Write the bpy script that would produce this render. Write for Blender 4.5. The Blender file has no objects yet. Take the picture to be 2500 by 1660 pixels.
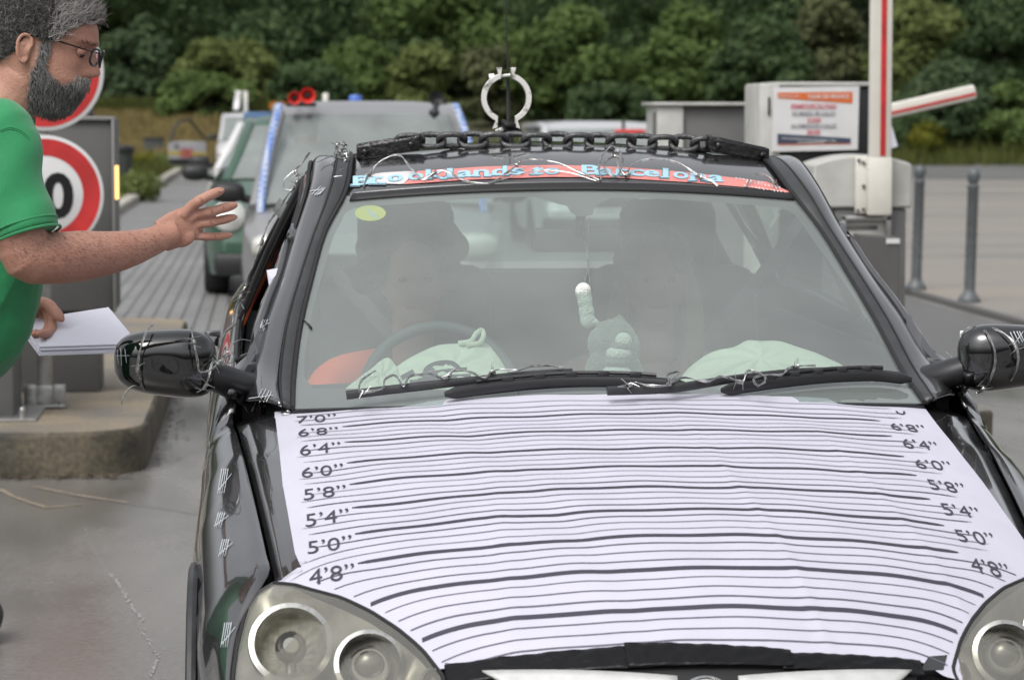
import bpy, bmesh, math, random
import numpy as np
from mathutils import Vector, Matrix
random.seed(7)
SC = bpy.context.scene
COL = SC.collection
R = math.radians

# ------------------------------------------------------------------ camera, sky, sun, exposure
CAMZ = 1.6
YAW, PITCH, FPX = 4.85, 4.476, 7000.0
cam = bpy.data.cameras.new('camera')
cam.sensor_width = 36.0
cam.lens = FPX / 2500 * 36
cam.clip_start, cam.clip_end = 0.1, 600
cam.dof.use_dof = True
cam.dof.focus_distance = 6.25
cam.dof.aperture_fstop = 7.2
camo = bpy.data.objects.new('camera', cam)
COL.objects.link(camo)
camo.location = (0, 0, CAMZ)
camo.rotation_euler = (R(90 - PITCH), 0, R(-YAW))
SC.camera = camo
SC.cycles.use_denoising = True
SC.cycles.max_bounces = 8
SC.cycles.transparent_max_bounces = 16
SC.cycles.caustics_reflective = False
SC.cycles.caustics_refractive = False
SC.cycles.sample_clamp_indirect = 6
SC.view_settings.view_transform = 'Standard'
SC.view_settings.look = 'None'
SC.view_settings.exposure = EXPO = -0.05
SC.view_settings.gamma = 1
SUN_EL, SUN_AZ = R(52), R(215)
w = bpy.data.worlds.new('World'); SC.world = w; w.use_nodes = True
nt = w.node_tree; nt.nodes.clear()
out = nt.nodes.new('ShaderNodeOutputWorld'); bg = nt.nodes.new('ShaderNodeBackground')
sky = nt.nodes.new('ShaderNodeTexSky'); sky.sky_type = 'NISHITA'; sky.sun_disc = False
sky.sun_elevation = SUN_EL; sky.sun_rotation = SUN_AZ
sky.air_density = 1.0; sky.dust_density = 4.0; sky.ozone_density = 1.0
hsv = nt.nodes.new('ShaderNodeHueSaturation'); hsv.inputs['Saturation'].default_value = 0.16
tc = nt.nodes.new('ShaderNodeTexCoord'); sep = nt.nodes.new('ShaderNodeSeparateXYZ')
mr = nt.nodes.new('ShaderNodeValToRGB')                      # overcast: brighter overhead, dim near the horizon
el = mr.color_ramp.elements
el[0].position = 0.0; el[0].color = (.10,) * 3 + (1,); el[1].position = 1.0; el[1].color = (1,) * 4
for p_, v_ in ((.08, .22), (.24, .72), (.55, .88)):
    e_ = el.new(p_); e_.color = (v_, v_, v_, 1)
cn = nt.nodes.new('ShaderNodeTexNoise'); cn.inputs['Scale'].default_value = 2.2; cn.inputs['Detail'].default_value = 5
cr = nt.nodes.new('ShaderNodeMapRange'); cr.inputs[1].default_value = .3; cr.inputs[2].default_value = .7
cr.inputs[3].default_value = .86; cr.inputs[4].default_value = 1.14
m1 = nt.nodes.new('ShaderNodeMath'); m1.operation = 'MULTIPLY'
cr.inputs[3].default_value *= 1.7; cr.inputs[4].default_value *= 1.7
mx = nt.nodes.new('ShaderNodeVectorMath'); mx.operation = 'SCALE'
L = nt.links.new
L(tc.outputs['Generated'], sep.inputs[0]); L(sep.outputs['Z'], mr.inputs[0])
L(tc.outputs['Generated'], cn.inputs['Vector']); L(cn.outputs['Fac'], cr.inputs[0])
L(mr.outputs[0], m1.inputs[0]); L(cr.outputs[0], m1.inputs[1])
L(sky.outputs[0], hsv.inputs['Color']); L(hsv.outputs[0], mx.inputs[0]); L(m1.outputs[0], mx.inputs['Scale'])
L(mx.outputs[0], bg.inputs[0]); bg.inputs[1].default_value = 0.15
L(bg.outputs[0], out.inputs[0])
sl = bpy.data.lights.new('sun', 'SUN'); sl.energy = 0.9; sl.angle = R(25); sl.color = (1, .97, .93)
so = bpy.data.objects.new('sun', sl); COL.objects.link(so)
so.rotation_euler = (R(90) - SUN_EL, 0, math.pi - SUN_AZ)

# ------------------------------------------------------------------ camera geometry helpers
_th, _ph = R(YAW), R(PITCH)
_rt = np.array([math.cos(_th), -math.sin(_th), 0.0])
_fw = np.array([math.sin(_th) * math.cos(_ph), math.cos(_th) * math.cos(_ph), -math.sin(_ph)])
_up = np.cross(_rt, _fw)
CAM = np.array([0, 0, CAMZ])
def ray(px, py):
    d = FPX * _fw + (px - 1250) * _rt + (830 - py) * _up
    return d / d[1]
def W(px, py, Y):                      # world point of a photo pixel at distance Y down the lane
    return CAM + ray(px, py) * Y
def G(px, py, z=0.0):                  # world point of a photo pixel at height z
    d = ray(px, py)
    return CAM + d * ((z - CAMZ) / d[2])
def proj(P):
    d = np.asarray(P, float) - CAM
    f = d @ _fw
    return np.array([1250 + FPX * (d @ _rt) / f, 830 - FPX * (d @ _up) / f])
def inv(S, px, py, u, v, it=25):       # parameters (u,v) of surface S seen at a pixel
    t = np.array([px, py], float); e = 1e-4
    for _ in range(it):
        p = proj(S(u, v)); r = t - p
        if abs(r).max() < .02: break
        J = np.array([(proj(S(u + e, v)) - p) / e, (proj(S(u, v + e)) - p) / e]).T
        try: d = np.linalg.solve(J, r)
        except Exception: break
        d = np.clip(d, -.15, .15); u += d[0]; v += d[1]
    return u, v
def catmull(xs, ys):                   # smooth interpolation through (xs, ys); ys may be vectors
    xs = np.asarray(xs, float); ys = np.asarray(ys, float)
    m = np.gradient(ys, xs, axis=0)
    def f(x):
        x = min(max(x, xs[0]), xs[-1])
        i = min(max(int(np.searchsorted(xs, x) - 1), 0), len(xs) - 2)
        h = xs[i + 1] - xs[i]; t = (x - xs[i]) / h
        return ((2*t**3 - 3*t**2 + 1) * ys[i] + (t**3 - 2*t**2 + t) * h * m[i]
                + (-2*t**3 + 3*t**2) * ys[i + 1] + (t**3 - t**2) * h * m[i + 1])
    return f
def lin(xs, ys):
    return lambda x: float(np.interp(x, xs, ys))

# ------------------------------------------------------------------ materials
def mat(name, col, rough=.5, metal=0, coat=0, var=0, vscale=8, bump=0, bscale=60, col2=None, spec=.5, trans=0, emit=None, estr=0, stretch=None, sss=0, sheen=0, fac=(.35, .65), detail=6, rvar=0):
    m = bpy.data.materials.new(name); m.use_nodes = True
    n = m.node_tree.nodes; l = m.node_tree.links; b = n['Principled BSDF']
    b.inputs['Base Color'].default_value = (*col, 1)
    b.inputs['Roughness'].default_value = rough; b.inputs['Metallic'].default_value = metal
    b.inputs['Coat Weight'].default_value = coat; b.inputs['Coat Roughness'].default_value = .03
    b.inputs['Specular IOR Level'].default_value = spec
    if sss: b.inputs['Subsurface Weight'].default_value = sss; b.inputs['Subsurface Radius'].default_value = (.012, .005, .003); b.inputs['Subsurface Scale'].default_value = 1
    if sheen: b.inputs['Sheen Weight'].default_value = sheen
    if emit: b.inputs['Emission Color'].default_value = (*emit, 1); b.inputs['Emission Strength'].default_value = estr
    t = n.new('ShaderNodeTexCoord'); vec = t.outputs['Object']
    if stretch:
        mp = n.new('ShaderNodeMapping'); mp.inputs['Scale'].default_value = stretch
        l.new(vec, mp.inputs[0]); vec = mp.outputs[0]
    if var or col2 or rvar:
        nz = n.new('ShaderNodeTexNoise'); nz.inputs['Scale'].default_value = vscale; nz.inputs['Detail'].default_value = detail
        l.new(vec, nz.inputs['Vector'])
        rp = n.new('ShaderNodeMapRange'); rp.inputs[1].default_value, rp.inputs[2].default_value = fac
        l.new(nz.outputs['Fac'], rp.inputs[0])
        c2 = col2 or tuple(c * (1 - var) for c in col)
        c1 = col if col2 else tuple(min(1, c * (1 + var)) for c in col)
        mi = n.new('ShaderNodeMix'); mi.data_type = 'RGBA'
        mi.inputs[6].default_value = (*c2, 1); mi.inputs[7].default_value = (*c1, 1)
        l.new(rp.outputs[0], mi.inputs[0]); l.new(mi.outputs[2], b.inputs['Base Color'])
        if rvar:
            r2 = n.new('ShaderNodeMapRange'); r2.inputs[3].default_value = max(0.02, rough - rvar); r2.inputs[4].default_value = min(1, rough + rvar)
            l.new(rp.outputs[0], r2.inputs[0]); l.new(r2.outputs[0], b.inputs['Roughness'])
    if bump:
        n2 = n.new('ShaderNodeTexNoise'); n2.inputs['Scale'].default_value = bscale; n2.inputs['Detail'].default_value = 4
        l.new(vec, n2.inputs['Vector'])
        bp = n.new('ShaderNodeBump'); bp.inputs['Strength'].default_value = bump; bp.inputs['Distance'].default_value = .01
        l.new(n2.outputs['Fac'], bp.inputs['Height']); l.new(bp.outputs[0], b.inputs['Normal'])
    return m
def glassmat(name, tint=(.8, .88, .84), ior=1.5, film=0.0, filmcol=(.6, .63, .61), rough=0.0, floor=0.0):
    m = bpy.data.materials.new(name); m.use_nodes = True
    n = m.node_tree.nodes; l = m.node_tree.links; n.clear()
    o = n.new('ShaderNodeOutputMaterial'); tr = n.new('ShaderNodeBsdfTransparent'); gl = n.new('ShaderNodeBsdfGlossy')
    tr.inputs[0].default_value = (*tint, 1); gl.inputs['Roughness'].default_value = rough
    lw = n.new('ShaderNodeLayerWeight'); lw.inputs[0].default_value = .5
    pw = n.new('ShaderNodeMath'); pw.operation = 'POWER'; pw.inputs[1].default_value = 5
    f0 = ((ior - 1) / (ior + 1)) ** 2 + floor
    fr = n.new('ShaderNodeMapRange'); fr.inputs[3].default_value = f0; fr.inputs[4].default_value = 1
    l.new(lw.outputs['Facing'], pw.inputs[0]); l.new(pw.outputs[0], fr.inputs[0])
    mx_ = n.new('ShaderNodeMixShader'); l.new(fr.outputs[0], mx_.inputs[0]); l.new(tr.outputs[0], mx_.inputs[1]); l.new(gl.outputs[0], mx_.inputs[2])
    last = mx_
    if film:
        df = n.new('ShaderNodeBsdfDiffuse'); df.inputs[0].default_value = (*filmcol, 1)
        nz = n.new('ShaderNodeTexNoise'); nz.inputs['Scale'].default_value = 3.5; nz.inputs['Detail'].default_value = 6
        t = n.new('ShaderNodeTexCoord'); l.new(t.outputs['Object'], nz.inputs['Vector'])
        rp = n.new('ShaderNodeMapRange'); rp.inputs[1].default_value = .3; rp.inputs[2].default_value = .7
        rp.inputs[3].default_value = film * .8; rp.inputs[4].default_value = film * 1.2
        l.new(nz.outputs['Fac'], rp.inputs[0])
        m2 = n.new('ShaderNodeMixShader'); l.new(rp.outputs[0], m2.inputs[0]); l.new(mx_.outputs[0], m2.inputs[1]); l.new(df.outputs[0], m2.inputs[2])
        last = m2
    l.new(last.outputs[0], o.inputs[0])
    return m

# ------------------------------------------------------------------ mesh helpers
def tag(o, label=None, cat=None, group=None, kind=None):
    if label: o['label'] = label
    if cat: o['category'] = cat
    if group: o['group'] = group
    if kind: o['kind'] = kind
    return o
def thing(name, loc, label, cat, group=None, rz=0):
    o = bpy.data.objects.new(name, None); COL.objects.link(o); o.empty_display_size = .1
    o.location = loc; o.rotation_euler = (0, 0, rz)
    return tag(o, label, cat, group)
def put(o, parent):
    if parent is not None:
        o.parent = parent
        o.matrix_parent_inverse = Matrix.Identity(4) if parent.parent else parent.matrix_basis.inverted()
    return o
class MB:
    def __init__(s): s.v = []; s.f = []; s.n = 0
    def add(s, v, f):
        v = np.asarray(v, float).reshape(-1, 3)
        s.v.append(v); o = s.n
        s.f.extend([tuple(i + o for i in q) for q in f]); s.n += len(v); return s
    def box(s, c, d, rot=None, bev=0.0):
        bm = bmesh.new(); bmesh.ops.create_cube(bm, size=1)
        for q in bm.verts: q.co = Vector((q.co.x * d[0], q.co.y * d[1], q.co.z * d[2]))
        if bev: bmesh.ops.bevel(bm, geom=bm.edges[:], offset=bev, segments=2, affect='EDGES', profile=.5)
        if rot is not None: bmesh.ops.rotate(bm, verts=bm.verts, cent=(0, 0, 0), matrix=rot)
        bm.verts.index_update()
        s.add([tuple(Vector(c) + q.co) for q in bm.verts], [[q.index for q in fc.verts] for fc in bm.faces]); bm.free(); return s
    def grid(s, fn, us, vs, closeu=False, closev=False):
        P = [fn(u, v) for u in us for v in vs]; a, b = len(us), len(vs); f = []
        for i in range(a if closeu else a - 1):
            for j in range(b if closev else b - 1):
                i2, j2 = (i + 1) % a, (j + 1) % b
                f.append((i * b + j, i2 * b + j, i2 * b + j2, i * b + j2))
        return s.add(P, f)
    def tube(s, pts, r, n=8, caps=True, closed=False, flat=None):
        pts = [np.asarray(p, float) for p in pts]; m = len(pts)
        rr = r if hasattr(r, '__len__') else [r] * m
        T = []
        for i in range(m):
            a, b = (pts[(i - 1) % m], pts[(i + 1) % m]) if closed else (pts[max(i - 1, 0)], pts[min(i + 1, m - 1)])
            t = b - a; T.append(t / (np.linalg.norm(t) + 1e-12))
        ref = np.array([0, 0, 1.0]) if abs(T[0][2]) < .9 else np.array([1.0, 0, 0])
        nr = np.cross(T[0], ref); nr /= np.linalg.norm(nr)
        P = []
        for i in range(m):
            nr = nr - T[i] * (nr @ T[i]); nr /= (np.linalg.norm(nr) + 1e-12); bn = np.cross(T[i], nr)
            fl = flat if flat else (1, 1)
            for k in range(n):
                a = 2 * math.pi * k / n
                P.append(pts[i] + rr[i] * (math.cos(a) * nr * fl[0] + math.sin(a) * bn * fl[1]))
        f = []
        for i in range(m if closed else m - 1):
            i2 = (i + 1) % m
            for k in range(n): f.append((i * n + k, i * n + (k + 1) % n, i2 * n + (k + 1) % n, i2 * n + k))
        if caps and not closed: f.append(tuple(range(n))[::-1]); f.append(tuple(range((m - 1) * n, m * n)))
        return s.add(P, f)
    def cyl(s, p0, p1, r0, r1=None, n=20):
        return s.tube([p0, p1], [r0, r0 if r1 is None else r1], n)
    def ell(s, c, r, rot=None, nu=24, nv=14, e=1.0, en=1.0):
        def sp(x, p): return math.copysign(abs(x) ** p, x)
        M = rot if rot is not None else Matrix.Identity(3)
        def fn(u, v):
            q = Vector((r[0] * sp(math.cos(v), en) * sp(math.cos(u), e), r[1] * sp(math.cos(v), en) * sp(math.sin(u), e), r[2] * sp(math.sin(v), en)))
            return tuple(Vector(c) + M @ q)
        return s.grid(fn, [2 * math.pi * i / nu for i in range(nu)], [-math.pi / 2 + .02 + (math.pi - .04) * j / nv for j in range(nv + 1)], closeu=True).capell(nu, nv + 1)
    def capell(s, nu, m):
        o = s.n - nu * m
        s.f.append(tuple(o + i * m for i in range(nu))[::-1]); s.f.append(tuple(o + i * m + m - 1 for i in range(nu))); return s
    def lathe(s, prof, c, axis=(0, 0, 1), n=28, caps=True, flute=None):
        ax = Vector(axis).normalized(); q = Vector((0, 0, 1)).rotation_difference(ax).to_matrix(); c = Vector(c)
        P = []
        for r, h in prof:
            for k in range(n):
                a = 2 * math.pi * k / n; hh = h + (flute[1] * math.sin(flute[0] * a) * min(1, max(0, -h * 40)) if flute else 0); P.append(tuple(c + q @ Vector((r * math.cos(a), r * math.sin(a), hh))))
        f = []
        for i in range(len(prof) - 1):
            for k in range(n): f.append((i * n + k, i * n + (k + 1) % n, (i + 1) * n + (k + 1) % n, (i + 1) * n + k))
        if caps: f.append(tuple(range(n))[::-1]); f.append(tuple(range((len(prof) - 1) * n, len(prof) * n)))
        return s.add(P, f)
    def slab(s, pts, off):             # closed polygon pts extruded by vector off
        n = len(pts); p = [np.asarray(q, float) for q in pts]; o = np.asarray(off, float)
        f = [tuple(range(n))[::-1], tuple(range(n, 2 * n))] + [(i, (i + 1) % n, n + (i + 1) % n, n + i) for i in range(n)]
        return s.add(p + [q + o for q in p], f)
    def build(s, name, m, parent=None, smooth=True, sub=0, solid=0, recalc=True, angle=40, bev=0):
        me = bpy.data.meshes.new(name)
        v = np.concatenate(s.v) if s.v else np.zeros((0, 3))
        me.from_pydata([tuple(q) for q in v], [], s.f); me.update()
        if recalc:
            bm = bmesh.new(); bm.from_mesh(me); bmesh.ops.recalc_face_normals(bm, faces=bm.faces); bm.to_mesh(me); bm.free()
        o = bpy.data.objects.new(name, me); COL.objects.link(o)
        if m: me.materials.append(m)
        if smooth:
            me.polygons.foreach_set('use_smooth', [True] * len(me.polygons))
            try: me.set_sharp_from_angle(angle=R(angle))
            except Exception: pass
        if solid: md = o.modifiers.new('s', 'SOLIDIFY'); md.thickness = solid; md.offset = -1
        if bev: md = o.modifiers.new('b', 'BEVEL'); md.width = bev; md.segments = 2; md.limit_method = 'ANGLE'
        if sub: md = o.modifiers.new('u', 'SUBSURF'); md.levels = md.render_levels = sub
        return put(o, parent)
def ribbon(a, b, k=1):                 # quad strip between two point lists
    n = len(a); P = []
    for i in range(n):
        for j in range(k + 1):
            t = j / k; P.append(np.asarray(a[i]) * (1 - t) + np.asarray(b[i]) * t)
    f = [(i * (k + 1) + j, (i + 1) * (k + 1) + j, (i + 1) * (k + 1) + j + 1, i * (k + 1) + j + 1) for i in range(n - 1) for j in range(k)]
    return P, f
def resample(pts, n):
    p = np.asarray(pts, float); d = np.r_[0, np.cumsum(np.linalg.norm(np.diff(p, axis=0), axis=1))]
    t = np.linspace(0, d[-1], n)
    return np.stack([np.interp(t, d, p[:, k]) for k in range(p.shape[1])], 1)
def smoothpath(pts, n):
    p = np.asarray(pts, float); d = np.r_[0, np.cumsum(np.linalg.norm(np.diff(p, axis=0), axis=1))]
    f = catmull(d, p); return [f(t) for t in np.linspace(0, d[-1], n)]
_tc = {}
def text2d(s, bold=0.0, sx=1.0):       # triangulated outline of a word, height about 0.72 per unit
    k = (s, bold)
    if k not in _tc:
        c = bpy.data.curves.new('t', 'FONT'); c.body = s; c.size = 1; c.offset = bold; c.resolution_u = 4; c.align_x = 'CENTER'
        o = bpy.data.objects.new('t', c); COL.objects.link(o)
        bpy.context.view_layer.update()
        me = o.to_mesh()
        bm = bmesh.new(); bm.from_mesh(me); bmesh.ops.triangulate(bm, faces=bm.faces)
        for _ in range(2 if len(s) == 1 else 0):          # split long edges so that letters follow a curved panel
            es = [e for e in bm.edges if e.calc_length() > .14]
            bmesh.ops.subdivide_edges(bm, edges=es, cuts=1, use_grid_fill=False); bmesh.ops.triangulate(bm, faces=bm.faces)
        bm.verts.index_update()
        v = np.array([q.co[:2] for q in bm.verts]).reshape(-1, 2); f = [tuple(q.index for q in t.verts) for t in bm.faces]
        bm.free(); o.to_mesh_clear(); bpy.data.objects.remove(o); bpy.data.curves.remove(c)
        _tc[k] = (v, f)
    v, f = _tc[k]
    v = v.copy()
    if len(v): v[:, 1] -= .36; v[:, 0] *= sx
    return v, f
def flat_text(mb, s, c, right, up, h, bold=0.0, wid=None):
    v, f = text2d(s, bold); k = h / .72
    kx = k if wid is None or not len(v) else wid / (v[:, 0].max() - v[:, 0].min())
    c, right, up = (np.asarray(q, float) for q in (c, right, up))
    mb.add([c + right * (a * kx) + up * (b * k) for a, b in v], f)
def remesh(name, mb, m, parent, vox, smooth=4, sub=False):
    o = mb.build(name, m, None, recalc=True)
    md = o.modifiers.new('r', 'REMESH'); md.mode = 'VOXEL'; md.voxel_size = vox; md.use_smooth_shade = True
    ms = o.modifiers.new('s', 'SMOOTH'); ms.factor = .5; ms.iterations = smooth
    dg = bpy.context.evaluated_depsgraph_get()
    me = bpy.data.meshes.new_from_object(o.evaluated_get(dg))
    o.modifiers.clear(); old = o.data; o.data = me; bpy.data.meshes.remove(old)
    if not me.materials: me.materials.append(m)
    me.polygons.foreach_set('use_smooth', [True] * len(me.polygons))
    return put(o, parent)
def copy_tree(o, parent=None):
    c = o.copy(); COL.objects.link(c)
    if parent is not None: c.parent = parent
    for ch in list(o.children): copy_tree(ch, c)
    return c

M = {}
M['paint'] = mat('black_paint', (.022, .021, .023), .22, 0, 1.0, bump=0, spec=.8, rvar=.06, vscale=5)
M['paint'].node_tree.nodes['Principled BSDF'].inputs['Coat IOR'].default_value = 1.95
M['gloss'] = mat('black_gloss_paint', (.006, .006, .007), .08, 0, 1.0, spec=.5)
M['trim'] = mat('black_trim', (.035, .036, .038), .42, var=.15, vscale=20)
M['rubber'] = mat('black_rubber', (.012, .012, .013), .6)
M['plastic'] = mat('dark_plastic', (.02, .02, .022), .38, bump=.05, bscale=400)
M['frit'] = mat('frit', (.095, .088, .093), .5)
M['chrome'] = mat('chrome', (.75, .75, .74), .15, 1)
M['silver'] = mat('silver_panel', (.62, .62, .60), .35, .3, var=.08, vscale=30)
M['steel'] = mat('galvanised_wire', (.45, .45, .44), .32, 1, var=.35, vscale=90)
M['chain'] = mat('chain_paint', (.042, .042, .044), .33, var=.35, vscale=60, bump=.35, bscale=140, spec=.8)
M['cuffs'] = mat('black_wrap', (.009, .009, .01), .22, bump=.45, bscale=70)
M['cloth'] = mat('banner_cloth', (.50, .49, .57), .8, var=.025, vscale=9, bump=.25, bscale=16, sheen=.1)
M['ink'] = mat('banner_ink', (.045, .042, .06), .7)
M['ink2'] = mat('banner_fine_ink', (.12, .115, .145), .7)
M['tape'] = mat('black_tape', (.006, .006, .007), .32, bump=.5, bscale=25, spec=.22)
M['white'] = mat('white_paint', (.75, .75, .74), .45)
M['chalk'] = mat('white_scratch', (.46, .49, .52), .5)
M['paper'] = mat('paper', (.60, .60, .68), .7)
M['interior'] = mat('interior_cloth', (.03, .032, .034), .9, var=.2)
M['dash'] = mat('dashboard_plastic', (.035, .037, .04), .7)
M['tan'] = mat('cream_cotton', (.72, .74, .64), .9, var=.05, vscale=14, bump=.3, bscale=30)
M['skin'] = mat('skin', (.44, .235, .17), .55, col2=(.395, .19, .135), vscale=18, bump=.3, bscale=260, sss=.10, detail=10, fac=(.30, .70))
M['orange'] = mat('orange_cloth', (.72, .11, .03), .8)
M['red'] = mat('red_sheet', (.52, .03, .03), .4, var=.1, vscale=12)
M['windscreen'] = glassmat('windscreen_glass', (.74, .86, .80), 1.7, film=.185, filmcol=(.60, .66, .63), floor=.13)  # diffuse film: dirt, plus a veil of sky glare put into the colour
M['glass'] = glassmat('window_glass', (.6, .68, .66), 1.5)
# ================================================================== the black car
CX = 0.752
car = thing('rally_car', (CX, 8.0, 0), 'black hatchback with a height chart over its bonnet and chains on its roof', 'car')
_N = catmull([-.07, 0, .1105, .2405, .3705, .5005, .6305, .7605, .8905, 1.0205, 1.1505, 1.248, 1.31, 1.40, 1.5, 1.6, 1.7, 1.78],
             [(6.19, .998), (6.12, .985), (6.011, .964), (5.883, .944), (5.755, .922), (5.627, .900), (5.499, .875), (5.372, .848), (5.245, .817), (5.122, .776), (5.004, .724), (4.916, .681), (4.862, .650), (4.792, .594), (4.745, .505), (4.735, .405), (4.74, .305), (4.77, .23)])
_cd = lin([-.1, 0, .25, .89, 1.15, 1.3, 1.5, 1.7], [.09, .09, .095, .175, .21, .22, .12, .02])
def N(x, s, lift=0.0):                 # bonnet and nose skin: x across, s down the slope
    Y, z = _N(s); d = _cd(s) * x * x + 1.1 * max(0, abs(x) - .70) ** 2
    p0 = _N(s - .01); p1 = _N(s + .01); ty, tz = p1 - p0; q = math.hypot(ty, tz)
    return np.array([CX + x, Y + .30 * x * x + lift * tz / q, z - d - lift * ty / q])
def NL(lift): return lambda x, s: N(x, s, lift)
lamp_in_px = [(669, 1427), (720, 1431), (764, 1444), (836, 1463), (908, 1497), (976, 1541), (1005, 1565), (1035, 1592), (1086, 1658)]
lamp_out_px = [(669, 1427), (645, 1440), (620, 1457), (605, 1485), (595, 1516), (578, 1588), (569, 1658)]
_li = [inv(N, a, b, -.7, .95) for a, b in lamp_in_px]
_lo = [inv(N, a, b, -.78, 1.0) for a, b in lamp_out_px]
_lis = lin([q[1] for q in _li], [-q[0] for q in _li])
def lamp_in(s): return _lis(s) if s < _li[-1][1] else -_li[-1][0] + (s - _li[-1][1]) * .1
_los = lin([q[1] for q in _lo], [-q[0] for q in _lo])
def lamp_out(s): return _los(s)
S_AP, X_AP = _li[0][1], -_li[0][0]
S_FR = 1.235                            # bonnet front edge
def bonnet_half(s):
    if s <= S_AP: return .825 + (X_AP - .825) * (s + .0) / S_AP
    return lamp_in(s)
ss = list(np.linspace(-.06, S_AP, 26)) + list(np.linspace(S_AP + .012, S_FR, 24))
b = MB(); b.grid(lambda s, t: N(t * (bonnet_half(s) - .003), s), ss, list(np.linspace(-1, 1, 41)))
bonnet = b.build('bonnet', M['paint'], car, solid=.012)
b = MB(); b.grid(lambda s, t: N(t * .46, s, -.012), list(np.linspace(S_FR - .01, 1.30, 6)), list(np.linspace(-1, 1, 21)))
b.build('slam_panel', M['rubber'], car)
# lamps
M['lens'] = glassmat('lamp_lens', (.84, .83, .77), 1.5, film=.22, filmcol=(.50, .49, .44), floor=.03)
M['bowl'] = mat('lamp_bowl', (.62, .615, .58), .26, 1, var=.25, vscale=40)
M['cap'] = mat('bulb_shield', (.20, .20, .19), .25, .8)
M['bezel'] = mat('lamp_housing', (.38, .375, .345), .30, .6, var=.25, vscale=14)
M['bulb'] = mat('bulb_glass', (.25, .25, .25), .1, .2)
for sg in (-1, 1):
    o = thing  # noqa
    b = MB(); sl_ = list(np.linspace(S_AP + .004, 1.46, 40))
    def lensf(s, t, lift=.012):
        a, c = lamp_in(s) + .004, lamp_out(s) - .004
        e = math.sin(math.pi * min(max(t, 0), 1)) * min(1, (s - S_AP) / .12)
        return N(sg * (a + (c - a) * t), s, .004 + lift * e)
    b.grid(lensf, sl_, list(np.linspace(0, 1, 22)))
    lamp = b.build('headlight', M['lens'], car)
    b = MB(); b.grid(lambda s, t: lensf(s, t, 0) + np.array([0, .035, -.085]) * min(1, (s - S_AP) / .1) * (.25 + .75 * math.sin(math.pi * t)), sl_, list(np.linspace(0, 1, 16)))
    b.build('housing', M['bezel'], lamp)
    ax = Vector((0, -.90, .44)).normalized()
    for (px, py, r, kind, Yd) in ((710, 1572, .064, 0, 5.175), (902, 1622, .053, 1, 5.055), (1068, 1668, .026, 2, 4.98)):
        P = W(px, py, Yd); P[0] = CX + sg * (CX - P[0])
        b = MB()
        b.lathe([(r * 1.22, -.006), (r * 1.2, .006), (r * 1.04, .010), (r, .002), (r * .97, -.025), (r * .86, -.055), (r * .62, -.082), (r * .3, -.096), (.003, -.098)], P, ax, 120, caps=False, flute=(18, .0022))
        b.build('reflector', M['bowl'], lamp, angle=50)
        b = MB()
        if kind == 0:
            b.lathe([(r * .46, -.03), (r * .44, -.012), (r * .36, -.006), (r * .30, -.010), (r * .22, -.004), (.002, -.004)], P, ax, 30); b.tube([Vector(P) - ax * .05, Vector(P) - ax * .01], r * .34, 18)
            b.tube([Vector(P) + Vector((sg * .0, 0, -r * .72)) - ax * .02, Vector(P) + Vector((0, 0, -r * .42)) - ax * .02], r * .16, 12)
        else:
            b.lathe([(r * .74, -.022), (r * .72, -.004), (r * .64, .0), (r * .60, -.006)], P, ax, 36); b.ell(tuple(Vector(P) - ax * .014), (r * .56, r * .40, r * .56))
        b.build('bulb', M['cap'], lamp)
    # rubber gap round the lamp
    b = MB(); path = [N(sg * (lamp_in(s) + .001), s, .003) for s in np.linspace(1.45, S_AP, 40)] + [N(sg * (lamp_out(s)), s, .003) for s in np.linspace(S_AP, 1.45, 30)]
    b.tube(path, .0045, 6); b.build('seal', M['rubber'], lamp)
# nose below the bonnet: grille frame, bright panels, badge, bumper
b = MB()
b.grid(lambda s, t: N(t * (lamp_in(s) - .004 if s < 1.46 else .62 + (s - 1.46) * .4), s, -.014), list(np.linspace(1.27, 1.78, 24)), list(np.linspace(-1, 1, 31)))
b.build('bumper', M['paint'], car)
def nose_prism(px, lift, depth, m, name, par, n=10):
    uv = [inv(N, x, y, 0, 1.28) for x, y in px]
    uv = resample(uv + [uv[0]], len(px) * n)[:-1]
    b = MB(); b.slab([N(u, v, lift) for u, v in uv], (0, .02, -.02)); return b.build(name, m, par, smooth=False)
grille = MB(); grille.grid(lambda s, t: N(t * (.40 - (s - 1.27) * .5), s, -.008), list(np.linspace(1.268, 1.40, 8)), list(np.linspace(-1, 1, 25)))
grille = grille.build('grille', M['rubber'], car, solid=.01)
for x0, x1, k in (((1178, 1650), (1652, 1662), 1), ((1800, 1662), (2222, 1648), -1)):
    b = MB()
    u0, v0 = inv(N, *x0, 0, 1.27); u1, v1 = inv(N, *x1, 0, 1.27)
    def pf(t, q):
        ua, ub = (u0 + .10 * q, u1 - .005 * q) if k == 1 else (u0 + .005 * q, u1 - .10 * q)
        return N(ua + (ub - ua) * t, v0 + (v1 - v0) * t + .11 * q, .006)
    b.grid(pf, list(np.linspace(0, 1, 20)), list(np.linspace(0, 1, 8))); b.build('grille_panel', M['silver'], grille, solid=.008)
for sgn in (-1, 1):
    b = MB(); q = [(1085, 1624), (1140, 1626), (1180, 1660), (1112, 1660)]
    uv = [inv(N, x, y, -.4, 1.28) for x, y in q]
    b.slab([N(sgn * -u, v, .006) for u, v in uv], (0, .015, -.015)); b.build('grille_corner', M['trim'], grille, smooth=False)
u, v = inv(N, 1724, 1722, 0, 1.3); P = N(u, v, .012); ax = Vector((0, -.80, .6)).normalized()
b = MB(); b.lathe([(.047, -.02), (.047, .002), (.044, .006), (.040, .003), (.001, .003)], P, ax, 40); bd = b.build('badge', M['rubber'], grille)
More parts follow.
